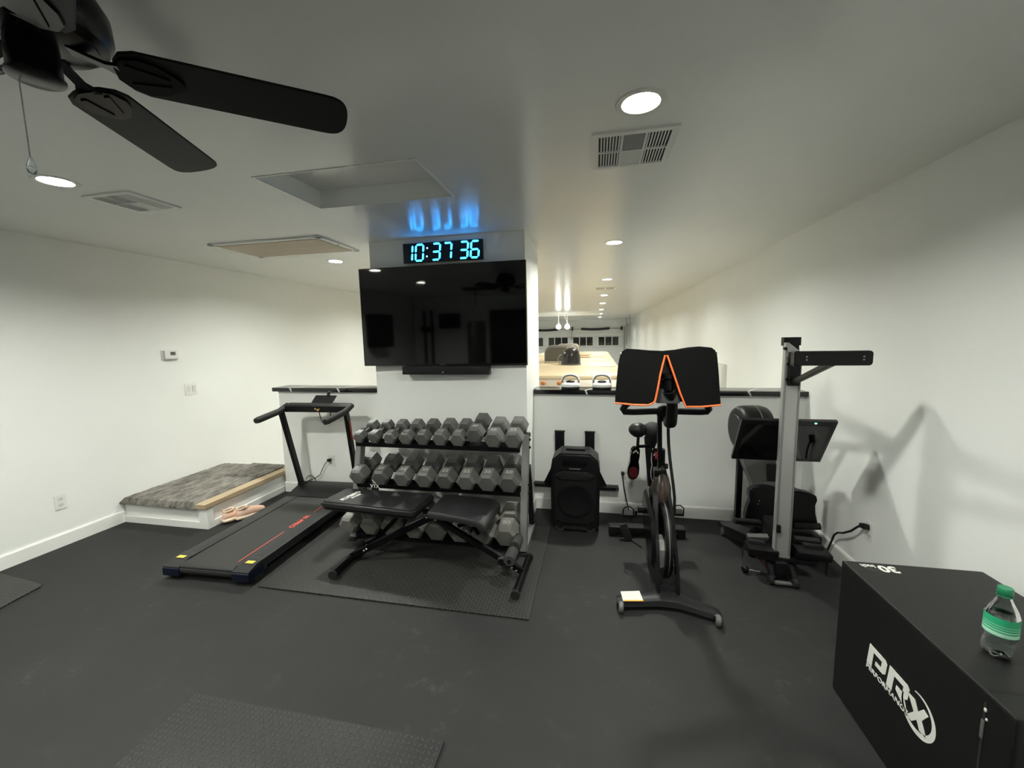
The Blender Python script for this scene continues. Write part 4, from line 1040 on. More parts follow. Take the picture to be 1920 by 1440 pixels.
def bracket():
    t = thing('wall_bracket', 'black steel bracket with two upright arms on the wall behind the loudspeaker', 'bracket', (-.185, 3.63, .3))
    for s, x in ((-1, -.320), (1, -.052)):
        MB().box((x, 3.630, .54), (.082, .030, .415), bev=.003).build('upright', 'blackm', t)
        MB().box((x, 3.628, .750), (.092, .036, .010), bev=.002).build('end_cap', 'blackp', t)
        MB().prism([(x - .01 * s, .50), (x + s * .045, .48), (x + s * .150, .262), (x - .01 * s, .262)], .012, Matrix.Translation((0, 3.635, 0)) @ Matrix.Rotation(R(90), 4, 'X')).build('gusset', 'blackm', t, smooth=False)
        MB().box((x + s * .150, 3.620, .250), (.205, .080, .026), bev=.004).build('foot_plate', 'blackm', t)
        MB().cyl((x + s * .235, 3.575, .249), (x + s * .235, 3.582, .249), .010, n=12).build('bolt', 'chrome', t)
    MB().box((-.186, 3.636, .33), (.30, .02, .06)).build('cross_plate', 'blackm', t)
    MB().box((-.366, 3.628, .715), (.004, .02, .035)).build('tag_label', 'white', t)
bracket()

# ------------------------------------------------------------------ exercise bike (faces the camera, screen under a cover)
def cvx(px, py, y=2.35):
    """screen-cover outline, measured on the plane y = 2.35"""
    return ((.106 + (px - 1155) * .002687) * 1.0217, 1.6 - ((1.6 - 1.525) + (py - 655) * .00294) * 1.0217)
def bike():
    t = thing('exercise_bike', 'black exercise bike facing the camera with an orange edged cover over its screen', 'exercise bike', (.41, 2.8, 0))
    # front stabiliser, bent in plan
    rings = []
    for x, y, h, d in ((.125, 2.335, .022, .075), (.16, 2.345, .032, .10), (.30, 2.375, .036, .105), (.365, 2.395, .042, .12), (.47, 2.395, .042, .12), (.54, 2.365, .036, .105), (.66, 2.320, .030, .10), (.69, 2.31, .02, .075)):
        rings.append([(x, y - d / 2, .026), (x, y - d / 2 + .008, .026 + h * .75), (x, y - d * .25, .026 + h), (x, y + d * .25, .026 + h), (x, y + d / 2 - .008, .026 + h * .75), (x, y + d / 2, .026)])
    MB().loft(rings).build('front_stabiliser', 'darkgrey', t, angle=30)
    MB().prism([(.160, 2.296), (.275, 2.316), (.262, 2.410), (.150, 2.385)], .002, Matrix.Translation((0, 0, .0635))).build('paper_label', 'offwhite', t, smooth=False)
    MB().prism([(.166, 2.294), (.276, 2.314), (.275, 2.324), (.165, 2.305)], .002, Matrix.Translation((0, 0, .0645))).build('label_stripe', mat('orange_print', (.85, .42, .06), .5), t, smooth=False)
    for x, y in ((.150, 2.285), (.665, 2.262)):
        MB().lathe([(.0, -.014), (.026, -.014), (.031, -.008), (.031, .008), (.026, .014), (0, .014)], (x, y, .031), axis=(1, -.1, 0), n=24).build('transport_wheel', 'midgrey', t)
        MB().box((x, y + .03, .034), (.040, .05, .034), bev=.006).build('wheel_fork', 'blackp', t)
    # rear stabiliser
    MB().box((.40, 3.275, .050), (.585, .085, .050), rot=(0, 0, 4), bev=.010).build('rear_stabiliser', 'darkgrey', t)
    for x, y in ((.135, 3.255), (.665, 3.293)): MB().box((x, y, .025), (.055, .08, .050), rot=(0, 0, 4), bev=.008).build('levelling_foot', 'blackr', t)
    MB().bar((.41, 3.24, .06), (.41, 2.88, .28), .06, .07, .01).build('rear_beam', 'blackm', t)
    # two fork blades either side of the flywheel
    for s, x in ((-1, .372), (1, .482)):
        MB().loft([[(x - .010, 2.40, .055), (x + .010, 2.40, .055), (x + .010, 2.46, .055), (x - .010, 2.46, .055)],
                   [(x - .009, 2.43, .20), (x + .009, 2.43, .20), (x + .009, 2.49, .20), (x - .009, 2.49, .20)],
                   [(x - .010 - s * .006, 2.60, .46), (x + .010 - s * .006, 2.60, .46), (x + .010 - s * .006, 2.68, .46), (x - .010 - s * .006, 2.68, .46)],
                   [(x - .012 - s * .018, 2.72, .60), (x + .012 - s * .018, 2.72, .60), (x + .012 - s * .018, 2.82, .60), (x - .012 - s * .018, 2.82, .60)]]).build('fork_blade', 'blackg', t)
    fw = MB().lathe([(.0, -.012), (.16, -.012), (.185, -.022), (.228, -.022), (.236, -.014), (.236, .014), (.228, .022), (.185, .022), (.16, .012), (0, .012)], (.433, 2.655, .290), axis=(1, 0, 0), n=64)
    fw.build('flywheel', 'blackm', t)
    MB().lathe([(.237, -.003), (.2375, .003)], (.433, 2.655, .290), axis=(1, 0, 0), n=64, cap=False).build('flywheel_rim_line', 'midgrey', t)
    MB().cyl((.405, 2.655, .29), (.461, 2.655, .29), .022, n=20).build('flywheel_hub', 'darkgrey', t)
    MB().loft([[(.366, 2.425, .055), (.488, 2.425, .055), (.488, 2.455, .055), (.366, 2.455, .055)], [(.366, 2.43, .10), (.488, 2.43, .10), (.488, 2.46, .10), (.366, 2.46, .10)]]).build('fork_web', 'darkgrey', t)
    MB().prism([(.366, .09), (.488, .09), (.488, .215), (.462, .135), (.427, .100), (.392, .135), (.366, .215)], .016, Matrix.Translation((0, 2.445, 0)) @ Matrix.Rotation(R(90), 4, 'X')).build('fork_gusset', 'darkgrey', t)
    # belt guard on the left, grey lower fairing
    MB().loft([[(x, y, z) for y, z in pr] for x, pr in ((.345, [(2.56, .16), (2.52, .28), (2.60, .42), (3.02, .46), (3.10, .34), (3.02, .22), (2.74, .14)]),
                                                      (.366, [(2.54, .14), (2.50, .28), (2.59, .44), (3.03, .48), (3.12, .34), (3.03, .20), (2.74, .12)]))]).build('belt_guard', 'blackg', t)
    MB().loft([[(.384, 2.49, .17), (.384, 2.475, .30), (.384, 2.50, .345), (.384, 2.60, .34), (.384, 2.60, .20)], [(.412, 2.485, .19), (.412, 2.47, .30), (.412, 2.50, .345), (.412, 2.60, .34), (.412, 2.60, .22)]]).build('grey_fairing', mat('light_grey_fairing', (.17, .17, .16), .4), t)
    MB().loft([[(.430 + w * math.cos(2 * PI * i / 16), y + d * math.sin(2 * PI * i / 16), z) for i in range(16)] for w, d, y, z in ((.050, .05, 2.74, .505), (.060, .07, 2.75, .54), (.060, .08, 2.765, .60), (.046, .07, 2.78, .66), (.030, .05, 2.79, .70), (.026, .03, 2.79, .74))]).build('frame_head', 'copper', t, angle=60)
    MB().bar((.425, 2.80, .62), (.415, 3.06, .42), .055, .10, .012).build('main_frame', 'blackm', t)
    MB().bar((.415, 3.06, .40), (.405, 2.90, .30), .05, .08, .012).build('lower_frame', 'blackm', t)
    # handlebar post and clamp
    MB().bar((.420, 2.785, .70), (.402, 2.735, 1.09), .026, .048, .005, up=(0, 1, 0)).build('handlebar_post', 'blackm', t)
    MB().box((.438, 2.775, .80), (.018, .05, .10), bev=.006).build('post_scale', 'blackp', t)
    MB().cyl((.435, 2.775, .735), (.468, 2.765, .735), .018, n=14).build('adjust_knob', 'blackp', t)
    MB().box((.418, 2.778, .690), (.078, .085, .045), bev=.008).build('post_clamp', 'blackp', t)
    # handlebar loop
    hb = [(.20, 2.60, 1.185), (.178, 2.60, 1.165), (.165, 2.60, 1.14), (.175, 2.61, 1.125), (.23, 2.63, 1.120), (.36, 2.68, 1.118), (.437, 2.70, 1.115), (.51, 2.68, 1.120), (.62, 2.63, 1.128), (.655, 2.61, 1.135), (.663, 2.60, 1.150), (.655, 2.60, 1.175), (.640, 2.60, 1.190)]
    MB().tube(hb, .0205, n=14, flat=1.0).build('handlebar', 'blackr', t)
    for s, x in ((1, .188), (-1, .648)):
        MB().tube([(x, 2.60, 1.17), (x + s * .005, 2.53, 1.21), (x + s * .01, 2.46, 1.225), (x + s * .015, 2.42, 1.225)], .017, n=12).build('bar_end', 'blackr', t)
    MB().loft([[(.437 + w * math.cos(2 * PI * i / 14), y + .04 * math.sin(2 * PI * i / 14), z) for i in range(14)] for w, y, z in ((.028, 2.72, 1.05), (.052, 2.70, 1.085), (.072, 2.69, 1.115), (.050, 2.69, 1.145), (.028, 2.68, 1.16))]).build('bar_clamp', 'blackp', t, angle=60)
    # monitor arm: swan neck that carries the screen
    MB().tube([(.448, 2.70, 1.085), (.445, 2.63, 1.055), (.440, 2.55, 1.075), (.436, 2.50, 1.13), (.428, 2.445, 1.20), (.412, 2.42, 1.26), (.402, 2.405, 1.292)], [.030, .034, .036, .033, .030, .031, .040], n=16).build('monitor_arm', 'blackp', t)
    MB().cyl((.352, 2.392, 1.352), (.438, 2.392, 1.352), .015, n=14).build('tilt_knob', 'blackg', t)
    MB().lathe([(0, 0), (.026, 0), (.028, .01), (.028, .060), (.036, .068), (.036, .086), (.030, .092), (0, .092)], (.396, 2.395, 1.290), n=20).build('monitor_mount', 'blackg', t)
    for dx in (-.030, .030): MB().box((.390 + dx, 2.425, 1.345), (.016, .03, .12), bev=.004).build('mount_plate', 'blackm', t)
    # screen behind the cover
    MB().box((.392, 2.432, 1.375), (.52, .026, .250), rot=(-3, 0, 0), bev=.008).build('monitor', mat('grey_monitor_back', (.075, .077, .08), .4), t)
    MB().box((.398, 2.415, 1.255), (.13, .03, .085), bev=.012).build('monitor_base', mat('grey_monitor_base', (.05, .052, .055), .4), t)
    # cover: outline with the inverted V slit, folded over the top edge
    pts = [(1154, 756), (1157, 715), (1160, 685), (1163, 669), (1168, 660), (1177, 655), (1200, 656.5), (1225, 659), (1251, 660), (1275, 658), (1300, 654), (1322, 652.5), (1335, 654), (1342, 659), (1346, 670), (1350, 700), (1353, 730), (1356, 757),
           (1322, 760), (1291, 761), (1280, 735), (1268, 703), (1254, 666), (1249, 666), (1241, 700), (1236, 730), (1232, 750), (1227, 755), (1219, 758), (1190, 758)]
    P = [cvx(*p) for p in pts]
    N = len(P); t2 = bmesh.new()
    def yy(x, z): return 2.350 + .02 * ((x - .39) / .28) ** 2 * .6 + .012 * math.sin(x * 17.) * .4
    fr = [t2.verts.new((x, yy(x, z), z)) for x, z in P]
    bk = [t2.verts.new((x * .985 + .0058, yy(x, z) + (.006 if i >= 18 or i == 0 else .085), z - (.0 if i >= 18 or i == 0 else .012))) for i, (x, z) in enumerate(P)]
    f = t2.faces.new(fr); 
    for i in range(N): t2.faces.new((fr[i], bk[i], bk[(i + 1) % N], fr[(i + 1) % N]))
    bmesh.ops.triangulate(t2, faces=[f]); bmesh.ops.recalc_face_normals(t2, faces=t2.faces)
    mb = MB(); mb._add(t2); cov = mb.build('screen_cover', 'fabric', t, smooth=True, angle=50)
    # rear half of the cover hangs on the rider side
    bp_ = [cvx(*p) for p in pts[:18]]
    MB().prism([(x * .985 + .0058, z) for x, z in bp_], .008, Matrix.Translation((0, 2.452, 0)) @ Matrix.Rotation(R(90), 4, 'X')).build('cover_back', 'fabric', t, smooth=False)
    pip = [(1154, 756.5), (1190, 758.5), (1219, 758.5), (1228, 755), (1232.5, 750), (1236.5, 730), (1241.5, 700), (1249.5, 667), (1253.5, 667), (1267.5, 703), (1279.5, 735), (1291, 761), (1322, 760.5), (1356, 757)]
    Q = [cvx(*p) for p in pip]
    MB().tube([(x, yy(x, z) - .003, z) for x, z in Q], .0052, n=8).build('cover_piping', 'orange', t)
    # sagging screen lead
    MB().tube([(.436, 2.605, 1.05), (.436, 2.60, 1.00), (.440, 2.60, .93), (.448, 2.60, .85), (.460, 2.60, .76), (.474, 2.605, .67), (.486, 2.615, .58), (.492, 2.64, .48), (.49, 2.70, .38)], .0092, n=10).build('lead', 'blackr', t)
    # seat: two padded lobes on a post
    MB().lathe([(0, .050), (.025, .048), (.048, .037), (.064, .014), (.066, -.008), (.056, -.028), (.030, -.050), (0, -.056)], (.300, 3.04, .914), n=30).build('seat_lobe', 'blackp', t)
    MB().loft([[(x, y, z) for x, y, z in r] for r in [[(.405 + w * math.cos(2 * PI * i / 20), 3.06 + w * 1.5 * math.sin(2 * PI * i / 20), z) for i in range(20)] for w, z in ((.018, .780), (.028, .81), (.044, .85), (.058, .885), (.062, .92), (.052, .948), (.030, .962), (.008, .966))]]).build('saddle', 'blackr', t, angle=60)
    MB().bar((.29, 3.05, .925), (.40, 3.06, .925), .05, .028, .01).build('saddle_bridge', 'blackp', t)
    MB().bar((.375, 3.09, .86), (.400, 3.02, .50), .050, .035, .006, up=(0, 1, 0)).build('seat_post', 'blackm', t)
    MB().bar((.304, 3.04, .875), (.300, 3.04, .785), .020, .020, .004, up=(0, 1, 0)).build('shoe_hook', 'blackm', t)
    MB().bar((.300, 3.04, .79), (.385, 3.06, .79), .020, .020, .004).build('hook_bar', 'blackm', t)
    # cranks and caged pedals
    MB().cyl((.30, 2.97, .34), (.52, 2.97, .34), .026, n=16).build('crank_axle', 'blackm', t)
    for s, x in ((-1, .285), (1, .525)):
        MB().bar((x, 2.97, .34), (x, 2.97 + s * .05, .33), .018, .036, .004).build('crank_arm', 'blackm', t)
        xc = x + s * .055
        p = MB().box((xc, 2.97 + s * .04, .318), (.080, .085, .020), bev=.004).build('pedal', 'blackp', t)
        MB().tube([(xc - .036, 2.93 + s * .04, .33), (xc - .034, 2.925 + s * .04, .372), (xc - .012, 2.92 + s * .04, .392), (xc + .012, 2.92 + s * .04, .392), (xc + .034, 2.925 + s * .04, .372), (xc + .036, 2.93 + s * .04, .33)], .0045, n=8).build('toe_cage', 'blackm', p)
bike()

o = thing('power_adapter', 'small black power adapter leaning on the rear foot of the exercise bike', 'power adapter', (.235, 3.18, 0))
MB().box((.235, 3.175, .060), (.060, .035, .125), rot=(-14, -22, 0), bev=.006).build('case', 'darkgrey', o)
MB().tube([(.262, 3.17, .008), (.30, 3.12, .006), (.34, 3.06, .006)], .004, n=6).build('cable', 'blackr', o)

def cycling_shoe(lab, loc, rot, sole):
    t = thing('cycling_shoe', lab, 'shoe', loc, 0, None); t.rotation_euler = rot
    # local: heel up at z=0, toe down at z=-.24, sole faces -y
    rings = []; up = []
    for z, w, d in ((0, .020, .022), (-.02, .030, .046), (-.06, .033, .056), (-.11, .031, .050), (-.16, .039, .042), (-.20, .041, .034), (-.235, .030, .024), (-.25, .010, .012)):
        n = 16
        up.append([(w * math.cos(2 * PI * i / n), d * .5 + d * .5 * math.sin(2 * PI * i / n), z) for i in range(n)])
    MB().loft(up).build('upper', 'blackg', t, local=True, angle=60)
    for z, w in ((-.002, .018), (-.02, .029), (-.07, .032), (-.11, .029), (-.16, .040), (-.205, .041), (-.238, .029), (-.252, .010)):
        rings.append([(-w, -.004, z), (w, -.004, z), (w, .006, z), (-w, .006, z)])
    MB().loft(rings).build('sole', 'blackm' if sole != 'redd' else 'blackg', t, local=True)
    MB().prism(rrect(.060, .085, .028, 5), .004, Matrix.Translation((0, -.006, -.195)) @ Matrix.Rotation(R(90), 4, 'X')).build('tread_patch', sole, t, local=True)
    MB().tube([(-.030, .003, -.03), (-.036, .002, -.08), (-.034, .002, -.12), (-.044, .002, -.165), (-.044, .002, -.205), (-.030, .002, -.245), (0, .002, -.256)], .0035, n=6).build('white_edge', 'white', t, local=True)
    MB().prism([(-.020, -.01), (0, .012), (.020, -.01), (.018, -.018), (0, .002), (-.018, -.018)], .003, Matrix.Translation((0, -.006, -.032)) @ Matrix.Rotation(R(90), 4, 'X')).build('heel_mark', 'white', t, local=True)
    return t
cycling_shoe('black cycling shoe with dark red sole hanging toe down, left of the bike seat post', (.285, 2.985, .800), (R(6), R(4), R(8)), 'redd')
s2 = cycling_shoe('black cycling shoe with bright red patch hanging behind the bike post', (.418, 2.955, .800), (R(-4), R(-4), R(-10)), 'redd')
MB().box((.010, -.012, -.045), (.038, .016, .050), bev=.008).build('red_clasp', 'red', s2, local=True)

# ------------------------------------------------------------------ rowing machine stored upright with its screen
def rower():
    t = thing('rowing_machine', 'silver and black rowing machine stored upright by the right wall', 'rowing machine', (1.2, 2.95, 0))
    # aluminium rail: face with side grooves
    MB().prism([(1.150, .115), (1.246, .115), (1.246, 1.470), (1.168, 1.536), (1.150, 1.536)], .040, Matrix.Translation((0, 2.845, 0)) @ Matrix.Rotation(R(90), 4, 'X'), bev=.003).build('rail', 'alu', t)
    for x in (1.158, 1.238): MB().box((x, 2.823, .80), (.010, .006, 1.30), bev=.002).build('rail_ridge', 'silver', t)
    MB().box((1.197, 2.872, 1.543), (.096, .040, .052)).build('rail_end_cap', 'blackp', t)
    MB().box((1.197, 2.868, 1.50), (.088, .010, .07), rot=(-10, 0, 0)).build('end_gusset', 'blackm', t)
    # rear foot: crossbar held out toward the camera on struts
    RX_ = Matrix.Rotation(R(90), 4, 'X')
    MB().prism(rrect(.338, .072, .016, 5, 1.140, 1.469), .030, Matrix.Translation((0, 2.290, 0)) @ RX_, bev=.004).build('floor_pad_bar', 'blackp', t)
    MB().prism(rrect(.030, .078, .013, 5, .984, 1.468), .046, Matrix.Translation((0, 2.300, 0)) @ RX_, bev=.005).build('pad_bar_end', 'blackg', t)
    for x in (1.022, 1.268):
        for z in (1.462, 1.477): MB().cyl((x, 2.272, z), (x, 2.276, z), .0038, n=8).build('screw', 'steel', t)
    MB().bar((1.197, 2.815, 1.290), (1.150, 2.305, 1.445), .026, .030, .003).build('brace', 'blackm', t)
    MB().bar((1.197, 2.815, 1.445), (1.130, 2.305, 1.470), .040, .040, .003).build('foot_arm', 'blackm', t)
    MB().box((1.197, 2.810, 1.375), (.060, .030, .21), bev=.004).build('brace_plate', 'blackm', t, smooth=False)
    for x, z in ((1.145, 1.500), (1.165, 1.405), (1.165, 1.310)): MB().cyl((x, 2.812, z), (x, 2.826, z), .010, n=12).build('bolt', 'blackm', t)
    MB().box((1.176, 2.8235, 1.335), (.014, .002, .050)).build('serial_sticker', 'white', t, smooth=False)
    # tilted monitor behind the rail
    c = Vector((1.228, 2.995, .870)); rx = R(-29.5)
    Mm = Matrix.Translation(c) @ Matrix.Rotation(R(0), 4, 'Z') @ Matrix.Rotation(R(29.5), 4, 'X')
    mb = MB(); mb.box((0, .012, 0), (.560, .026, .365), bev=.006); mb.bm.transform(Mm); mb.build('monitor_frame', 'bezel', t)
    mb = MB(); mb.box((0, -.0018, -.004), (.500, .001, .300)); mb.bm.transform(Mm); mb.build('monitor_screen', 'screen', t, smooth=False)
    mb = MB(); mb.sphere((.155, -.003, .168), .006, (1.3, .6, .7), u=10, v=6); mb.bm.transform(Mm); mb.build('power_light', 'led', t)
    MB().bar((1.19, 3.02, .87), (1.19, 3.20, .80), .07, .07, .01).build('monitor_arm', 'blackp', t)
    # flywheel drum at the back
    dr = MB(); dr.lathe([(0, -.115), (.12, -.115), (.150, -.105), (.168, -.08), (.172, -.04), (.172, .06), (.160, .095), (.13, .11), (0, .11)], (1.150, 3.33, .885), axis=(1, .12, 0), n=44)
    dr.build('flywheel_drum', 'blackm', t)
    MB().lathe([(.1745, -.004), (.1745, .004)], (1.16, 3.331, .885), axis=(1, .12, 0), n=44, cap=False).build('drum_seam', 'midgrey', t)
    MB().lathe([(.04, -.117), (.10, -.119), (.105, -.112)], (1.150, 3.33, .885), axis=(1, .12, 0), n=36).build('drum_intake', 'darkgrey', t)
    # body under the drum
    MB().loft([[(1.09, 3.30, .80), (1.30, 3.30, .80), (1.30, 3.42, .80), (1.09, 3.42, .80)],
               [(1.10, 3.29, .62), (1.32, 3.29, .62), (1.32, 3.41, .62), (1.10, 3.41, .62)],
               [(1.17, 3.26, .44), (1.46, 3.26, .44), (1.46, 3.38, .44), (1.17, 3.38, .44)],
               [(1.19, 3.26, .20), (1.46, 3.26, .20), (1.46, 3.38, .20), (1.19, 3.38, .20)]]).build('body_shell', 'midgrey', t, angle=20)
    MB().box((1.112, 3.42, .385), (.040, .045, .50), bev=.004).build('rear_post', 'blackm', t)
    MB().box((1.285, 3.275, .56), (.06, .012, .13), bev=.003).build('access_slot', 'darkgrey', t)
    # black contoured shell
    sh = [(1.112, .445), (1.14, .468), (1.21, .482), (1.26, .478), (1.35, .452), (1.44, .462), (1.50, .452), (1.548, .43), (1.556, .40), (1.545, .36), (1.550, .30), (1.565, .24), (1.566, .185), (1.10, .180), (1.092, .25), (1.105, .32), (1.120, .37), (1.112, .41)]
    MB().prism(sh, .075, Matrix.Translation((0, 3.215, 0)) @ Matrix.Rotation(R(90), 4, 'X'), bev=.010).build('seat_shell', 'blackp', t)
    for x, z in ((1.175, .375), (1.168, .352)): MB().sphere((x, 3.176, z), .005, u=8, v=6).build('bolt', 'chrome', t)
    MB().cyl((1.010, 3.150, .222), (1.18, 3.150, .222), .022, n=16).build('foam_grip', 'blackr', t)
    MB().cyl((1.40, 3.150, .215), (1.565, 3.150, .222), .024, n=16).build('foam_grip', 'blackr', t)
    # long low foot to the left with wheel
    MB().loft([[(.985, 3.38, .05), (.985, 3.44, .05), (.985, 3.44, .085), (.985, 3.38, .085)], [(1.02, 3.24, .05), (1.04, 3.38, .05), (1.04, 3.38, .120), (1.02, 3.24, .120)], [(1.16, 3.02, .06), (1.20, 3.18, .06), (1.20, 3.18, .13), (1.16, 3.02, .13)], [(1.30, 3.0, .06), (1.30, 3.18, .06), (1.30, 3.18, .13), (1.30, 3.0, .13)]]).build('side_foot', 'darkgrey', t)
    MB().cyl((.985, 3.375, .036), (1.010, 3.375, .036), .036, n=18).build('side_wheel', 'midgrey', t)
    MB().box((1.36, 3.17, .09), (.42, .12, .14), bev=.02).build('base_housing', 'blackp', t)
    MB().box((1.20, 2.965, .20), (.075, .20, .24), bev=.01).build('carriage', 'blackp', t)
    # foot plates
    for s, x, w in ((-1, 1.085, .13), (1, 1.385, .15)):
        fp = MB(); fp.box((x, 2.930, .215), (w, .035, .030), rot=(20, 3 * s, 0), bev=.006); fp.build('foot_plate', 'midgrey' if s < 0 else 'darkgrey', t)
        MB().box((x, 2.860, .165), (w + .05, .10, .045), rot=(8, 3, 0), bev=.008).build('heel_cup', 'blackp', t)
        MB().box((x + s * .02, 2.90, .195), (w * .8, .05, .03), rot=(0, 3, 0), bev=.01).build('foot_strap', 'blackr', t)
    MB().box((1.225, 2.83, .122), (.34, .05, .022), rot=(0, 3, 0), bev=.004).build('crossbar', 'blackm', t)
    # lower stand with small wheels
    for x in (1.118, 1.245): MB().bar((x, 2.86, .115), (x - .002, 2.74, .03), .028, .03, .004).build('stand_leg', 'blackm', t)
    MB().box((1.180, 2.79, .075), (.07, .05, .10), bev=.008).build('stand_core', 'blackp', t)
    MB().box((1.165, 2.715, .022), (.10, .03, .012), bev=.003).build('stand_bar', 'midgrey', t)
    for x, y in ((1.100, 2.730), (1.232, 2.712)): MB().cyl((x - .012, y, .027), (x + .012, y, .027), .027, n=20).build('stand_wheel', 'blackr', t)
    # pull cord, handle, springs
    MB().tube([(1.02, 2.93, .19), (.995, 2.92, .13), (.99, 2.91, .07), (.987, 2.86, .035)], .006, n=8).build('strap', 'blackr', t)
    MB().tube([(1.00, 2.93, .125), (1.04, 2.92, .110), (1.08, 2.90, .085), (1.12, 2.84, .05)], .007, n=8).build('red_cord', mat('dark_red_cord', (.12, .01, .01), .5), t)
    MB().cyl((1.005, 2.835, .027), (1.072, 2.822, .024), .008, n=10).build('handle_rod', 'chrome', t)
    MB().sphere((.987, 2.84, .027), .024, u=14, v=10).build('handle_knob', 'blackp', t)
    MB().cyl((1.072, 2.822, .022), (1.12, 2.80, .022), .007, n=8).build('handle_tail', 'blackm', t)
    MB().box((1.163, 2.812, .335), (.022, .02, .05), bev=.004).build('latch', 'blackp', t)
    # right-hand wheel support
    MB().tube([(1.47, 2.92, .15), (1.50, 2.90, .09), (1.49, 2.88, .03), (1.49, 2.87, .008)], .008, n=8).build('side_leg', 'blackm', t)
rower()
o = bpy.data.objects['rowing_machine']
cord_ = MB().tube([(1.45, 3.25, .01), (1.57, 3.23, .006), (1.60, 3.20, .006), (1.625, 3.16, .03), (1.625, 3.12, .12), (1.622, 3.08, .20), (1.620, 3.04, .235), (1.620, 2.98, .262), (1.620, 2.90, .315), (1.622, 2.86, .355), (1.630, 2.83, .388)], .0065, n=8).build('power_cord', 'blackr', o)
MBx = MB().box((1.640, 2.810, .392), (.030, .055, .030), rot=(-12, 0, 0), bev=.006); MBx.build('plug', 'blackr', cord_)
o = bpy.data.objects['exercise_bike']
cord_ = MB().tube([(.236, 3.630, .372), (.238, 3.625, .33), (.250, 3.62, .25), (.265, 3.60, .17), (.285, 3.55, .08), (.31, 3.45, .01), (.35, 3.33, .008)], .0045, n=8).build('power_cord', 'blackr', o)
MBx = MB().box((.236, 3.634, .382), (.026, .036, .022), bev=.004); MBx.build('plug', 'blackr', cord_)

# ------------------------------------------------------------------ foam plyo box and bottle
BX0, BX1, BY0, BY1, BZ = 1.052, 1.560, 1.170, 1.932, .610
def plyo():
    t = thing('plyo_box', 'large black padded jump box with white lettering by the right wall', 'jump box', ((BX0 + BX1) / 2, (BY0 + BY1) / 2, 0))
    MB().box(((BX0 + BX1) / 2, (BY0 + BY1) / 2, BZ / 2), (BX1 - BX0, BY1 - BY0, BZ), bev=.012, seg=4).build('body', 'vinylbox', t)
    # stitched seams
    e = .0012
    MB().tube([(BX0 + .006, BY0 + .015, BZ - .002), (BX0 + .004, BY1 - .01, BZ - .001)], .0022, n=6).build('seam', 'darkgrey', t)
    ys = 1.262
    for dy in (0, -.006):
        MB().box(((BX0 + BX1) / 2, ys + dy, BZ), (BX1 - BX0 - .02, .0014, .0012)).build('stitching', 'slot', t, smooth=False)
    MB().box((BX0 - .0005, ys - .012, .30), (.0016, .007, .56), bev=.0004).build('zip', 'slot', t, smooth=False)
    MB().box((BX0 - .002, ys - .012, .500), (.003, .009, .055), bev=.001).build('zip_pull', 'midgrey', t)
    MB().sphere((BX0 - .001, ys - .014, .560), .0042, (.6, 1, 1.6), u=8, v=6).build('torn_padding', 'offwhite', t)
    MB().sphere((BX0 - .001, ys - .020, .536), .003, (.6, 1.2, 1.4), u=8, v=6).build('torn_padding', 'offwhite', t)
    # lettering on the long side, read from the far end toward the camera
    fx = Matrix(((0, 0, -1, BX0 - .0006), (-1, 0, 0, 0), (0, 1, 0, 0), (0, 0, 0, 1)))
    def L(u0, z0, w, h, sh, poly, name):
        fr = fx @ Matrix.Translation((-u0, z0, 0))
        MB().prism([(w * u + sh * v * h, h * v) for u, v in poly], .0012, fr).build(name, 'whitep', t, smooth=False)
    Pp = [(0, 0), (0, 1), (.88, 1), (1, .88), (1, .38), (.88, .26), (.44, .26), (.44, .46), (.74, .46), (.74, .76), (.28, .76), (.28, 0)]
    Rp = [(0, 0), (0, 1), (.88, 1), (1, .88), (1, .40), (.88, .28), (1.08, -.16), (.72, .08), (.44, .28), (.44, .48), (.74, .48), (.74, .76), (.28, .76), (.28, 0)]
    L(1.722, .305, .098, .085, .12, Pp, 'letter_p'); L(1.612, .305, .098, .085, .12, Rp, 'letter_r')
    text_mesh('PERFORMANCE', .026, fx @ Matrix.Translation((-1.615, .291, 0)), 'lettering_small', 'whitep', t, .0006, bold=.0004, sx=1.22, shear=.1)
    # ringed x
    cu, cz = -1.462, .332; ro, ri = .074, .062
    n = 48; ring = []
    t2 = bmesh.new(); A = []; B = []
    for i in range(n):
        a = 2 * PI * i / n
        A.append(t2.verts.new((ro * math.cos(a), ro * math.sin(a) * .98, 0))); B.append(t2.verts.new((ri * math.cos(a) - .005, ri * math.sin(a) * .98 + .006, 0)))
    for i in range(n):
        if 100 < 360 * i / n < 165: continue
        t2.faces.new((A[i], A[(i + 1) % n], B[(i + 1) % n], B[i]))
    mb = MB(); mb._add(t2, fx @ Matrix.Translation((cu, cz, .0006))); mb.build('ring_mark', 'whitep', t, smooth=False)
    L(1.512, .285, .09, .085, 0, [(0, 1), (.36, 1), (.54, .66), (.78, 1), (1, .92), (.74, .46), (1.0, 0), (.68, 0), (.52, .28), (.30, 0), (.02, 0), (.36, .48)], 'letter_x')
    # height mark on top, read from the far side
    ft = Matrix(((-1, 0, 0, 0), (0, -1, 0, 0), (0, 0, 1, BZ + .0005), (0, 0, 0, 1)))
    text_mesh('30', .066, ft @ Matrix.Translation((-1.198, -1.884, 0)), 'number', 'whitep', t, .0005, bold=.0022, sx=1.05)
    text_mesh('inch', .032, ft @ Matrix.Translation((-1.132, -1.898, 0)), 'unit', 'whitep', t, .0005, bold=.0006)
    MB().tube([(1.105, 1.888, BZ + .0005), (1.135, 1.862, BZ + .0005), (1.160, 1.872, BZ + .0005)], .0006, n=4).build('unit_line', 'midgrey', t)
plyo()
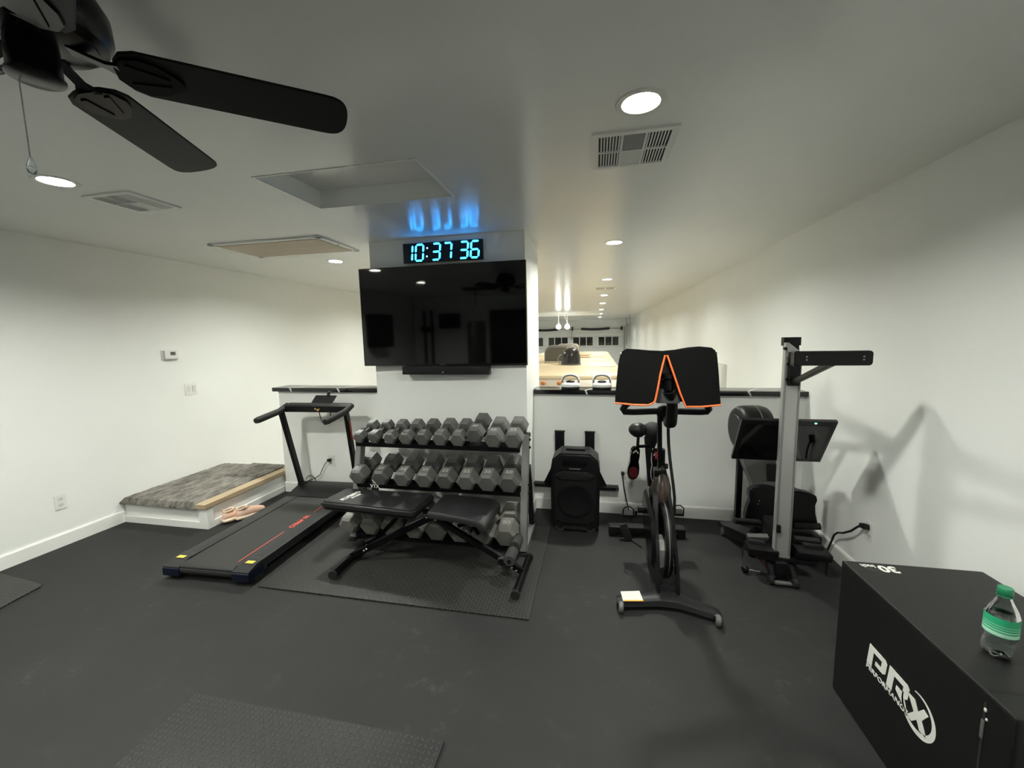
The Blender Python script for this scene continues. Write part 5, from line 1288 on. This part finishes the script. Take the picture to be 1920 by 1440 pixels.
def bottle():
    cx, cy = 1.205, 1.416; z0 = BZ + .0005
    t = thing('water_bottle', 'clear plastic water bottle with green cap and green label on the jump box', 'bottle', (cx, cy, BZ))
    prof = [(0, .010), (.012, .006), (.020, .001), (.026, .001), (.031, .006), (.0335, .018), (.0335, .036), (.030, .052), (.0295, .058), (.0315, .066), (.0325, .074), (.0325, .122), (.0320, .130), (.027, .146), (.019, .164), (.0138, .178), (.0132, .184), (.0132, .194)]
    def foot(mb):   # petals in the base
        for v in mb.bm.verts:
            r = math.hypot(v.co.x, v.co.y)
            if v.co.z < .05 and r > .008:
                a = math.atan2(v.co.y, v.co.x); k = (1 - v.co.z / .05)
                f = 1 - .13 * k * (.5 - .5 * math.cos(5 * a)); v.co.x *= f; v.co.y *= f
                v.co.z += .007 * k * (.5 - .5 * math.cos(5 * a))
        mb.bm.transform(Matrix.Translation((cx, cy, z0))); return mb
    inner = [(max(0, r - .0006), z + .0006) for r, z in prof]
    foot(MB().lathe(prof + [(.0122, .194)] + inner[::-1][:-1] + [(0, inner[0][1])], n=40, cap=False)).build('shell', 'pet', t, angle=60)
    wp = [(max(0, r - .0004), z + .0004) for r, z in prof if z < .120] + [(.0321, .122), (0, .122)]
    foot(MB().lathe([(max(0, r - .0008), z + .0008) for r, z in prof if z < .120] + [(.0316, .121), (0, .121)], n=40, cap=False)).build('water', clear_mat('water', (.97, 1, .99), 0, 1.33), t, angle=60)
    Tm = (cx, cy, z0)
    MB().lathe([(.0329, .072), (.0329, .127), (.0327, .127), (.0327, .072)], Tm, n=40, cap=False).build('label', 'label', t)
    for a, b in ((.074, .084), (.0885, .0915), (.097, .0985), (.104, .1055)):
        MB().lathe([(.0331, a), (.0331, b)], Tm, n=40, cap=False).build('label_band', 'labell', t)
    MB().lathe([(0, .210), (.0135, .210), (.0150, .208), (.0150, .190), (.0145, .189), (.0128, .189)], Tm, n=32).build('cap', 'cap', t)
    MB().lathe([(.0150, .1875), (.0155, .1865), (.0155, .184), (.0135, .184)], Tm, n=32, cap=False).build('cap_ring', 'cap', t)
bottle()
for _c in bpy.data.objects['water_bottle'].children: pass
bpy.data.objects['water_bottle'].scale = (1.13, 1.13, 1.04)

# ------------------------------------------------------------------ behind the camera: dark shapes added for the television's reflection
t = thing('punching_bag', 'black punching bag hanging behind the camera', 'punching bag', (-2.25, -1.1, .8))
MB().lathe([(0, .80), (.14, .80), (.17, .83), (.175, 1.2), (.175, 1.78), (.16, 1.84), (0, 1.85)], (-2.25, -1.1, 0), n=28).build('bag', 'canvas', t)
for a in (0, 2.1, 4.2): MB().tube([(-2.25 + .14 * math.cos(a), -1.1 + .14 * math.sin(a), 1.84), (-2.25, -1.1, 2.15)], .006, n=6).build('chain', 'steel', t)
MB().cyl((-2.25, -1.1, 2.15), (-2.25, -1.1, CH), .012, n=8).build('hanger', 'blackm', t)
t = thing('wall_rack_post', 'pair of black steel posts on the wall behind the camera', 'rack', (-3.84, YB + .05, 0))
for x in (-3.94, -3.76): MB().box((x, YB + .04, 1.08), (.05, .06, 2.15), bev=.004).build('post', 'blackm', t)
MB().box((-3.85, YB + .09, 1.72), (.30, .10, .12), bev=.01).build('carriage', 'blackp', t)
t = thing('wall_box', 'black box mounted high on the wall behind the camera', 'box', (-3.30, YB, 1.9))
MB().box((-3.30, YB + .09, 1.90), (.46, .18, .34), bev=.01).build('case', 'blackp', t)
t = thing('dark_standin', 'tall black stand-in added behind the camera to darken the television reflection', 'cabinet', (-1.75, YB + .25, 0))  # added dark block for the black area at the right of the reflection
MB().box((-1.75, YB + .26, 1.05), (1.0, .50, 2.1), bev=.006).build('carcass', 'blackm', t)
for x in (-2.0, -1.5): MB().box((x, YB + .515, 1.05), (.49, .014, 2.06), bev=.004).build('door', 'blackp', t)
t = thing('wall_cabinet', 'black wall cabinet on the left wall behind the camera', 'cabinet', (XL, -.75, 1.4))
MB().box((XL + .13, -.75, 1.70), (.26, .55, .62), bev=.006).build('carcass', 'blackm', t)
MB().box((XL + .263, -.75, 1.70), (.012, .53, .60), bev=.004).build('door', 'blackp', t)

# ------------------------------------------------------------------ world and view
w = bpy.data.worlds.new('night'); SC.world = w; w.use_nodes = True
w.node_tree.nodes['Background'].inputs[0].default_value = (.02, .022, .03, 1); w.node_tree.nodes['Background'].inputs[1].default_value = .3
vs = SC.view_settings
vs.view_transform = 'Standard'; vs.look = 'None'; vs.gamma = 1; vs.use_curve_mapping = False; vs.exposure = 0.
SC.display_settings.display_device = 'sRGB'
cy = SC.cycles
cy.max_bounces = 10; cy.diffuse_bounces = 5; cy.glossy_bounces = 4; cy.transmission_bounces = 8; cy.transparent_max_bounces = 8
cy.sample_clamp_indirect = 6; cy.caustics_reflective = False; cy.caustics_refractive = False
try:
    cy.use_denoising = True; cy.denoiser = 'OPENIMAGEDENOISE'; cy.denoising_input_passes = 'RGB_ALBEDO_NORMAL'
except Exception: pass
